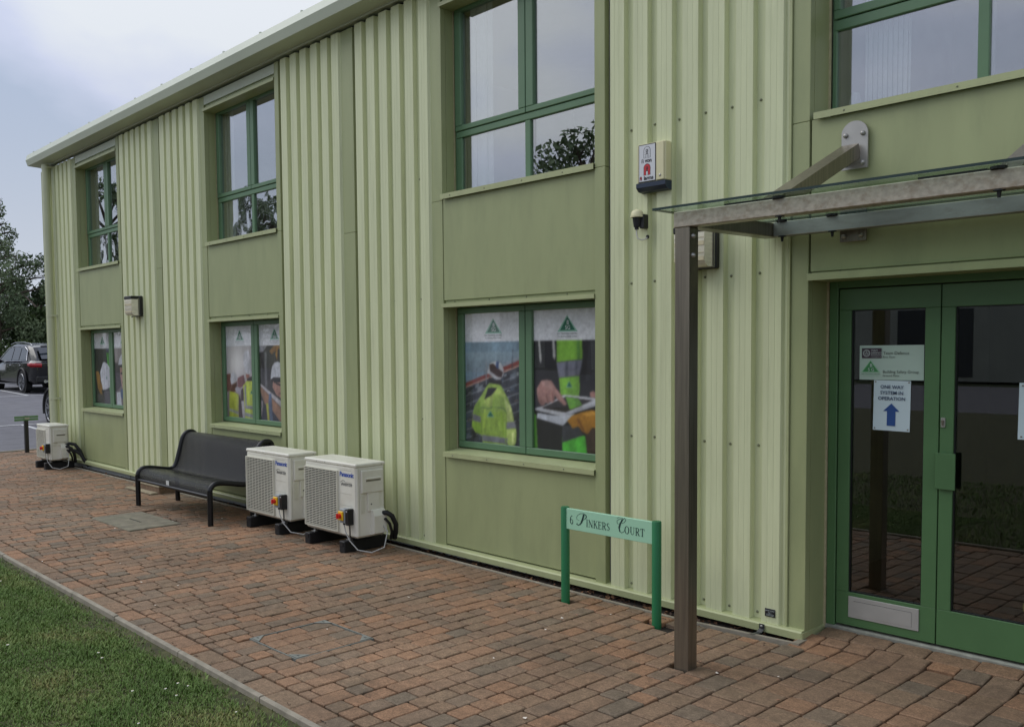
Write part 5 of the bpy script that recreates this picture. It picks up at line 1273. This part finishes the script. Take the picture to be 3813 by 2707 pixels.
# ------------------------------------------------------------------ address sign
GLY = {  # serif capitals from thick (T) and thin (t) strokes on a unit em: (x0,y0,x1,y1,width)
 'I': (.36, [(.18,0,.18,1,.13),(.04,.02,.32,.02,.04),(.04,.98,.32,.98,.04)]),
 'N': (.80, [(.14,0,.14,1,.05),(.66,0,.66,1,.05),(.12,1,.66,0,.14),(.02,.02,.28,.02,.04),(.0,.98,.2,.98,.04),(.54,.98,.80,.98,.04)]),
 'K': (.74, [(.16,0,.16,1,.13),(.20,.45,.62,.98,.05),(.32,.58,.66,0,.13),(.02,.02,.32,.02,.04),(.02,.98,.32,.98,.04),(.5,.98,.74,.98,.04),(.5,.02,.78,.02,.04)]),
 'E': (.62, [(.16,0,.16,1,.13),(.04,.02,.56,.02,.05),(.04,.98,.54,.98,.05),(.16,.52,.42,.52,.05),(.56,.0,.56,.2,.05),(.54,.8,.54,1,.05),(.42,.42,.42,.62,.04)]),
 'R': (.72, [(.16,0,.16,1,.13),(.04,.02,.32,.02,.04),(.04,.98,.40,.98,.05),(.16,.50,.40,.50,.05),(.40,.98,.54,.88,.1),(.54,.88,.54,.62,.12),(.54,.62,.40,.50,.1),(.34,.5,.62,.02,.13),(.6,.02,.74,.02,.04)]),
 'S': (.56, [(.46,.82,.34,.97,.05),(.34,.97,.16,.92,.06),(.16,.92,.09,.74,.11),(.09,.74,.24,.55,.12),(.24,.55,.42,.40,.13),(.42,.40,.46,.2,.12),(.46,.2,.34,.03,.07),(.34,.03,.14,.06,.05),(.14,.06,.07,.2,.05)]),
 'O': (.80, [(.38+.30*math.cos(k*math.pi/8), .5+.49*math.sin(k*math.pi/8), .38+.30*math.cos((k+1)*math.pi/8), .5+.49*math.sin((k+1)*math.pi/8), .05+.09*abs(math.cos((k+.5)*math.pi/8))) for k in range(16)]),
 'U': (.78, [(.16,1,.16,.28,.13),(.16,.28,.26,.06,.10),(.26,.06,.42,.02,.06),(.42,.02,.56,.1,.05),(.56,.1,.62,.3,.05),(.62,.3,.62,1,.05),(.02,.98,.32,.98,.04),(.5,.98,.76,.98,.04)]),
 'T': (.70, [(.34,0,.34,1,.13),(.2,.02,.48,.02,.04),(.04,.98,.64,.98,.05),(.05,.98,.03,.76,.05),(.63,.98,.65,.76,.05)]),
 '6': (.60, [(.44,.95,.28,.98,.04),(.28,.98,.14,.78,.08),(.14,.78,.09,.45,.12),(.09,.45,.13,.14,.12),(.13,.14,.28,.02,.07),(.28,.02,.42,.1,.09),(.42,.1,.46,.3,.11),(.46,.3,.4,.5,.09),(.4,.5,.26,.57,.05),(.26,.57,.12,.45,.05)]),
 'p': (1.25, [(.95,1.42,.75,.62,.20),(.86,1.05,.66,.38,.19),(.66,.38,.48,.12,.15),(.48,.12,.28,.02,.10),(.28,.02,.12,.10,.08),(.12,.10,.20,.22,.10),
              (.40,.62,.16,.72,.04),(.16,.72,.10,.95,.04),(.10,.95,.24,1.25,.04),(.24,1.25,.55,1.48,.05),(.55,1.48,.90,1.56,.06),(.90,1.56,1.16,1.44,.07),(1.16,1.44,1.24,1.2,.11),(1.24,1.2,1.14,.95,.10),(1.14,.95,.92,.80,.05)]),
 'c': (1.2, [(.62,1.12,.70,.98,.05),(.70,.98,.95,1.08,.04),(.95,1.08,1.14,1.34,.06),(1.14,1.34,1.04,1.54,.05),(1.04,1.54,.78,1.36,.06),(.78,1.36,.52,.92,.15),(.52,.92,.40,.46,.19),(.40,.46,.48,.12,.14),(.48,.12,.68,.02,.06),(.68,.02,.92,.16,.05),(.92,.16,1.0,.34,.04),
              (.80,1.38,.42,1.36,.04),(.42,1.36,.16,1.16,.04),(.16,1.16,.20,.90,.05),(.20,.90,.34,.84,.04),(.82,1.52,.40,1.56,.04),(.40,1.56,.18,1.44,.04)]),
}
def serif(b, s, fn, size, m, gap=.10):
    x = 0; k = 0
    for ch, sc in s:
        if ch == ' ': x += .42*size; continue
        w, st = GLY[ch]; h = size*sc
        for x0, y0, x1, y1, wd in st:
            d = Vector((x1-x0, y1-y0)); L = d.length or 1; d /= L; nx, ny = -d.y*wd/2, d.x*wd/2; e = wd*.18
            ax, ay, bx, by = x0-d.x*e, y0-d.y*e, x1+d.x*e, y1+d.y*e; k += 1
            b.poly([(*fn(x+h*px_, h*py_, k),) for px_, py_ in ((ax-nx, ay-ny), (bx-nx, by-ny), (bx+nx, by+ny), (ax+nx, ay+ny))], m)
        x += h*(w+gap)
    return x
def address_sign():
    t = thing('address_sign', 'low green street sign reading 6 Pinkers Court on two round green posts', 'sign', (-3.67, 4.655, 0))
    gp = mat('post_green', (32, 112, 68), .45, var=.05, scale=6); gl = mat('sign_mint', (158, 204, 172), .45, var=.02, scale=4); tx = mat('sign_ink', (28, 58, 54), .5)
    for x in (-4.03, -3.31):
        b = MB(); b.tube([(x, 4.655, -.05), (x, 4.655, .622), (x, 4.655, .628)], [.0285, .0285, .026], gp, 20); b.build('post', t, smooth=True)
    b = MB(); b.cbox(-4.008, -3.332, 4.640, 4.662, .486, .6225, gl, .002); pl = b.build('plate', t)
    b = MB(); fn0 = lambda ox, oz: (lambda x, y, k: (ox+x, 4.6394-.00002*k, oz+y))
    def fn(ox, sx=1.0): return lambda x, y, k: (ox+x*sx, 4.6394-.00002*k, .5225+y)
    serif(b, [('6', 1.0)], fn(-3.978), .057, tx)
    serif(b, [('p', 1.0)], fn(-3.928, 1.36), .053, tx)
    serif(b, [(c, 1) for c in 'INKERS'], fn(-3.842), .0475, tx, .05)
    serif(b, [('c', 1.0)], fn(-3.606, 1.12), .062, tx)
    serif(b, [(c, 1) for c in 'OURT'], fn(-3.537), .0475, tx, .06)
    b.build('lettering', pl)
address_sign()
def low_sign():
    t = thing('bollard_sign', 'short black post with small green double slat sign by the car park kerb', 'sign', (-16.08, 5.07, 0))
    b = MB(); b.cbox(-16.11, -16.05, 5.04, 5.10, -.05, .615, M_BLACK, .004); b.build('post', t)
    g = mat('slat_green', (92, 128, 88), .5, var=.08)
    for z in (.532, .575): b = MB(); b.cbox(-16.048, -16.035, 4.875, 5.255, z, z+.036, g, .002); b.build('slat', t)
    b = MB(); b.box(-16.05, -16.02, 5.035, 5.105, .558, .585, M_STEEL3); b.build('clamp', t)
low_sign()

# ------------------------------------------------------------------ cars
def make_car(label, loc, rotz=0.0):
    """dark estate-bodied SUV; local x forward along -X world when rotz=0: rear bumper at x=0, nose at x=-4.65, width along y"""
    t = thing('parked_car', label, 'car', loc, None, rotz)
    P = dict(parent=t, world=False)
    paint = mat('car_black', (14, 15, 18), .22, var=.03, coat=.6); gls = mat('car_glass', (40, 48, 54), .06, var=.05, spec=.9); tr = mat('car_trim', (18, 18, 18), .6); ch = mat('car_chrome', (190, 192, 196), .15, metal=.9)
    L, Wd = 4.65, 1.88; hw = Wd/2
    # body lofted from stations along the length: (x, half width at sill, half width at belt, z sill, z belt, z deck)
    st = [(-.02, .74, .78, .46, .92, .96), (-.10, .82, .86, .34, .96, 1.02), (-.35, .90, .90, .28, .98, 1.06), (-.9, .94, .925, .26, .98, 1.05), (-1.6, .94, .925, .24, .97, 1.02), (-2.5, .94, .925, .24, .95, 1.0), (-3.2, .94, .92, .25, .93, .99), (-3.9, .93, .89, .26, .86, .93), (-4.4, .86, .80, .30, .74, .82), (-4.62, .70, .66, .38, .62, .70)]
    b = MB(); rings = []
    for x, ws, wb, zs, zb, zd in st:
        rings.append([(x, -ws*.86, zs), (x, -ws, zs+.12), (x, -ws*1.0, (zs+zb)/2+.05), (x, -wb, zb), (x, -wb*.93, zd), (x, 0, zd+.03), (x, wb*.93, zd), (x, wb, zb), (x, ws, (zs+zb)/2+.05), (x, ws, zs+.12), (x, ws*.86, zs)])
    vs = [p for r in rings for p in r]; n = 11; F = []
    for i in range(len(rings)-1):
        for k in range(n-1): F.append((i*n+k, i*n+k+1, (i+1)*n+k+1, (i+1)*n+k))
        F.append((i*n+n-1, i*n, (i+1)*n, (i+1)*n+n-1))
    F += [tuple(range(n))[::-1], tuple((len(rings)-1)*n+k for k in range(n))]
    b.add(vs, F, paint); body = b.build('body', smooth=True, **P)
    b = MB(); sc = [(-.16, .70, 1.02, .66, 1.05), (-.55, .86, 1.03, .68, 1.50), (-1.1, .885, 1.03, .70, 1.60), (-2.0, .885, 1.01, .70, 1.635), (-2.7, .885, 1.0, .70, 1.57), (-3.1, .87, .99, .68, 1.36), (-3.55, .84, .985, .80, 1.0)]
    rings = [[(x, -wb, zb), (x, -(wt+.05), zt-.10), (x, -wt, zt-.02), (x, -wt*.5, zt+.015), (x, wt*.5, zt+.015), (x, wt, zt-.02), (x, wt+.05, zt-.10), (x, wb, zb)] for x, wb, zb, wt, zt in sc]
    vs = [p for r in rings for p in r]; n = 8; F = []
    for i in range(len(rings)-1):
        for k in range(n-1): F.append((i*n+k, i*n+k+1, (i+1)*n+k+1, (i+1)*n+k))
    F += [tuple(range(n))[::-1], tuple((len(rings)-1)*n+k for k in range(n))]
    b.add(vs, F, paint); b.build('roof', smooth=True, **P)
    for s in (-1, 1):
        for pts in ([(-.62, 1.08), (-.72, 1.36), (-1.05, 1.46), (-1.30, 1.47), (-1.30, 1.07)], [(-1.36, 1.07), (-1.36, 1.475), (-2.05, 1.50), (-2.05, 1.06)], [(-2.11, 1.06), (-2.11, 1.50), (-2.62, 1.46), (-3.25, 1.10), (-3.25, 1.05)]):
            g = MB(); q = []
            for x, z in pts: q.append((x, s*(.898 - max(0, (z-1.05))*.32 + (.010 if z > 1.2 else .004)), z))
            g.poly(q if s < 0 else q[::-1], gls); g.build('side_window', **P)
        g = MB(); arc = [(-.50, 1.06), (-.60, 1.22), (-.70, 1.40), (-1.0, 1.50), (-1.5, 1.525), (-2.2, 1.535), (-2.66, 1.48), (-3.3, 1.12)]
        g.tube([(x, s*(.906-max(0, z-1.05)*.32+.008), z) for x, z in arc], .012, ch, 6); g.tube([(-.50, s*.905, 1.055), (-1.8, s*.912, 1.04), (-3.3, s*.905, 1.03)], .011, ch, 6); g.build('chrome_strip', **P)
        g = MB(); g.tube([(-.55, s*.70, 1.54), (-.75, s*.69, 1.61), (-1.4, s*.69, 1.665), (-2.3, s*.69, 1.655), (-2.7, s*.69, 1.60)], .016, mat('roof_rail', (150, 152, 156), .3, metal=.7), 8); g.build('roof_rail', **P)
        g = MB(); g.tube([(-.03, s*.60, .90), (-.06, s*.78, .91), (-.20, s*.885, .92), (-.34, s*.912, .93)], [.07, .075, .07, .045], mat('tail_red', (150, 16, 22), .2), 8); g.build('tail_light', **P)
        g = MB(); g.tube([(-.05, s*.60, .905), (-.02, s*.70, .915), (-.10, s*.845, .92)], .018, mat('tail_bright', (214, 90, 96), .2), 6); g.build('tail_lamp_strip', **P)
        g = MB(); g.cbox(-3.18, -3.02, s*.92-.02 if s < 0 else .90, s*.92+.02+ (0 if s < 0 else .0), 1.0, 1.05, paint, .005) if False else g.tube([(-3.05, s*.90, 1.03), (-3.05, s*1.0, 1.05), (-3.06, s*1.06, 1.09)], [.03, .07, .05], paint, 8); g.build('wing_mirror', smooth=True, **P)
        for xd in (-1.02, -2.02):
            g = MB(); g.tube([(xd-.16, s*.942, .90), (xd-.08, s*.955, .905), (xd, s*.942, .905)], .013, ch, 6); g.build('door_handle', **P)
        g = MB(); g.box(-3.4, -1.35, min(s*.925, s*.955), max(s*.925, s*.955), .27, .30, ch); g.build('side_step', **P)
        for xw in (-.92, -3.78):
            a = MB(); pts = [(xw+.43*math.cos(q), s*.948, .37+.43*math.sin(q)) for q in [math.pi*k/14-.15 for k in range(17)]]; a.tube(pts, .035, tr, 6); a.poly([(xw+.42*math.cos(q), s*.943, .37+.42*math.sin(q)) for q in [2*math.pi*k/24 for k in range(24)]][::(1 if s > 0 else -1)], tr); a.build('wheel_arch', **P)
            w = MB(); w.tube([(xw, s*.72, .36), (xw, s*.73, .36), (xw, s*.93, .36), (xw, s*.955, .36)], [.34, .36, .36, .335], mat('tyre', (22, 22, 23), .8), 26); wh = w.build('wheel', smooth=True, **P)
            r = MB(); al = mat('alloy', (150, 152, 156), .3, metal=.8); r.poly([(xw+.255*math.cos(q), s*.956, .36+.255*math.sin(q)) for q in [-s*2*math.pi*k/24*-1 for k in range(24)]], M_BLACK)
            for k in range(5):
                q = 2*math.pi*k/5+.3; ca, sa = math.cos(q), math.sin(q)
                for o_ in (-.055, .055):
                    r.prism([(xw+ca*.03-sa*.012, s*.957, .36+sa*.03+ca*.012), (xw+ca*.03+sa*.012, s*.957, .36+sa*.03-ca*.012), (xw+ca*.25+sa*(o_+.018), s*.957, .36+sa*.25-ca*(o_+.018)), (xw+ca*.25+sa*(o_-.018), s*.957, .36+sa*.25-ca*(o_-.018))], (0, s*.012, 0), al)
            r.tube([(xw+.262*math.cos(q), s*.962, .36+.262*math.sin(q)) for q in [2*math.pi*k/28 for k in range(29)]], .014, al, 6); r.build('rim', wh, world=False)
    g = MB(); g.poly([(-.075, -.58, 1.10), (-.075, .58, 1.10), (-.44, .58, 1.47), (-.44, -.58, 1.47)], gls); g.v = [(x-.075*0+.012, y, z+.012) for x, y, z in g.v]; g.build('rear_window', **P)
    g = MB(); g.cbox(-.20, .03, -.78, .78, .34, .56, tr, .04); g.build('rear_bumper', **P)
    for s in (-1, 1):
        g = MB(); g.tube([(.0, s*.52, .385), (.045, s*.52, .385)], .052, ch, 12); g.tube([(.0, s*.42, .385), (.045, s*.42, .385)], .052, ch, 12); g.build('exhaust', **P)
    g = MB(); g.box(.005, .02, -.26, .26, .70, .81, mat('number_plate_yellow', (212, 180, 60), .5)); g.build('number_plate', **P)
    g = MB(); g.tube([(-.20, -.55, 1.515), (-.24, 0, 1.535), (-.20, .55, 1.515)], .03, paint, 8); g.build('spoiler', **P)
    return t
car = make_car('black SUV parked at the far left with red tail light and chrome window strip', (-31.05, 10.95, slope(-31.5)+.005))
car2 = copy_tree(car); car2.location = (-17.3, 8.13, .03); car2['label'] = 'dark car with only its front wheel showing behind the building corner and downpipe'

# ------------------------------------------------------------------ trees and hedges
def leaf_mat(name, a, b_, c):
    m = bpy.data.materials.new(name); m.use_nodes = True; nt = m.node_tree; n = nt.nodes; l = nt.links; p = n['Principled BSDF']
    p.inputs['Roughness'].default_value = .6; p.inputs['Specular IOR Level'].default_value = .25
    at = n.new('ShaderNodeAttribute'); at.attribute_name = 'tint'; rp = n.new('ShaderNodeValToRGB'); e = rp.color_ramp.elements
    e[0].color = (*lin(a), 1); e[1].color = (*lin(c), 1); q = e.new(.5); q.color = (*lin(b_), 1)
    l.new(at.outputs['Fac'], rp.inputs['Fac']); l.new(rp.outputs['Color'], p.inputs['Base Color']); return m
def crown_mesh(clumps, N, size, m, seed, droop=0.0):
    """leaf-sized faces spread through the clumps' volumes"""
    R = np.random.RandomState(seed); C = np.array(clumps, float); w = C[:,3]**2.2; w /= w.sum()
    k = R.choice(len(C), N, p=w); d = R.normal(0, 1, (N, 3)); d /= np.linalg.norm(d, axis=1)[:, None]; r = R.uniform(.25, 1, N)**.55
    P = C[k, :3] + d*(r*C[k, 3])[:, None]*np.array([1, 1, .85]); P[:, 2] -= droop*R.uniform(0, 1, N)
    u = R.normal(0, 1, (N, 3)); u /= np.linalg.norm(u, axis=1)[:, None]; v = np.cross(u, R.normal(0, 1, (N, 3))); v /= np.linalg.norm(v, axis=1)[:, None]
    s = size*R.uniform(.6, 1.5, N)[:, None]
    V = np.stack([P-u*s, P-v*s*.45, P+u*s, P+v*s*.45], 1).reshape(-1, 3)
    me = bpy.data.meshes.new('crown'); F = np.arange(N*4).reshape(N, 4)
    me.from_pydata(V.tolist(), [], F.tolist()); me.materials.append(m)
    a = me.attributes.new('tint', 'FLOAT', 'FACE'); cl = R.uniform(0, .55, len(C)); a.data.foreach_set('value', np.clip(cl[k]+R.uniform(0, .5, N), 0, 1).astype(np.float32))
    return me
def tree(name, label, cat, loc, clumps, N, size, m, seed, trunk, grp=None, bark=None, droop=0):
    t = thing(name, label, cat, loc, grp)
    o = bpy.data.objects.new('crown', crown_mesh(clumps, N, size, m, seed, droop)); COL.objects.link(o); o.parent = t
    if trunk:
        h, r = trunk; bk = bark or mat('bark', (74, 64, 52), .9, var=.3, scale=8, bump=.5, bscale=20); b = MB()
        b.tube([(0,0,-.3), (.05,0,h*.3), (-.05,.06,h*.6), (.04,-.03,h)], [r*1.3, r, r*.75, r*.3], bk, 9)
        rr = random.Random(seed)
        for x, y, z, s in clumps:
            z0 = min(h*.9, max(h*.25, z-s*1.2)); b.tube([(0, 0, z0), (x*.5, y*.5, (z0+z)/2+.1), (x, y, z)], [r*.45, r*.28, r*.06], bk, 6)
            for _ in range(3):
                a = rr.uniform(0, 6.3); b.tube([(x*.6, y*.6, (z0+z*2)/3), (x+s*.8*math.cos(a), y+s*.8*math.sin(a), z+rr.uniform(-.5,.7)*s)], [r*.15, r*.03], bk, 5)
        b.build('trunk', t, world=False)
    return t
LF1 = leaf_mat('leaf_grey_green', (66, 80, 56), (96, 112, 78), (130, 142, 108)); LF2 = leaf_mat('leaf_dark', (38, 52, 30), (58, 76, 42), (86, 104, 58)); LF3 = leaf_mat('leaf_hedge', (40, 54, 28), (66, 84, 42), (104, 118, 62))
def greenery():
    rr = random.Random(21)
    cl = []
    for i in range(34):
        a = rr.uniform(0, 6.3); f = i/33; h = 2.2+f*6.0; rad = 2.75*(1-abs(f-.36)*1.05)*rr.uniform(.3, 1.05)
        cl.append((rad*math.cos(a), rad*math.sin(a), h, rr.uniform(.35, .85)*(1.05-f*.5)))
    tree('feathery_tree', 'tall feathery grey green tree at the left edge with sky showing through', 'tree', (-45, 13.1, .5), cl, 11500, .07, LF1, 5, (8.0, .15), 'trees behind the car park', droop=.35)
    def bush(name, label, cat, loc, R_, H, N, m, seed, grp=None, size=.11):
        q = random.Random(seed); c = [(q.uniform(-1,1)*R_, q.uniform(-.5,.5)*R_*.6, H*q.uniform(.2,.86), q.uniform(.45,.8)*R_*.5) for _ in range(14)]
        return tree(name, label, cat, loc, c, N, size, m, seed, (H*.7, .12), grp)
    bush('broadleaf_tree', 'dark rounded broadleaf tree behind the black SUV', 'tree', (-47, 15.6, .5), 2.8, 5.0, 11000, LF2, 8, 'trees behind the car park')
    bush('broadleaf_tree', 'dark green tree beyond the building corner, mostly hidden by the wall', 'tree', (-46, 18.6, .5), 2.8, 5.4, 8000, LF2, 12, 'trees behind the car park')
    bush('broadleaf_tree', 'dark low tree left of the black SUV at the picture edge', 'tree', (-46, 11.3, .5), 2.4, 3.8, 8000, LF2, 31, 'trees behind the car park')
    q = random.Random(4); c = []
    for k in range(46): c.append((q.uniform(-.4,.4), -14+k*.62, q.uniform(.35, 1.15), q.uniform(.5, .75)))
    t = tree('hedge', 'low clipped hedge along the back of the car park', 'hedge', (-43.2, 11, .48), c, 26000, .06, LF3, 3, None)
    # planting and a pale clad unit on the camera's side, seen only as reflections in the glass
    spec = [('leafy tree reflected in the far left upper window', -57.5, -13, 1.18), ('spreading tree reflected low in the middle upper window', -46.2, -17, 1.0), ('round tree reflected low in the largest upper window', -28.4, -24, 1.12)]
    base = None
    for lab, x, y, s in spec:
        if base is None:
            cl = []
            for i in range(26):
                a = q.uniform(0, 6.3); f = i/25; rad = 3.4*math.sin(.35+f*2.6)*q.uniform(.4, 1); cl.append((rad*math.cos(a), rad*math.sin(a), 3.0+f*7, q.uniform(.7, 1.25)))
            base = tree('reflected_tree', lab, 'tree', (x, y, 0), cl, 4600, .15, LF1, 17, (9, .2), 'trees across the road'); o = base
        else: o = copy_tree(base); o.location = (x, y, 0); o['label'] = lab
        o.scale = (s, s, s); o.rotation_euler = (0, 0, x)
    w = thing('warehouse', 'long pale clad unit across the road, reflected in the door glass', 'building', (-16, -34, 0)); b = MB(); wm = mat('unit_cladding', (168, 170, 160), .6, var=.05, scale=1)
    b.box(-44, 12, -42, -34, -.2, 5.2, wm); b.build('wall', w)
    for k in range(7): b = MB(); x = -40+k*7.2; b.box(x, x+3.2, -34.0, -33.97, .0, 3.0, mat('shutter_dark', (58, 62, 66), .5)); b.build('shutter_door', w)
    b = MB(); b.box(-44.3, 12.3, -42.3, -33.7, 5.2, 5.5, wm); b.build('roof', w)
greenery()
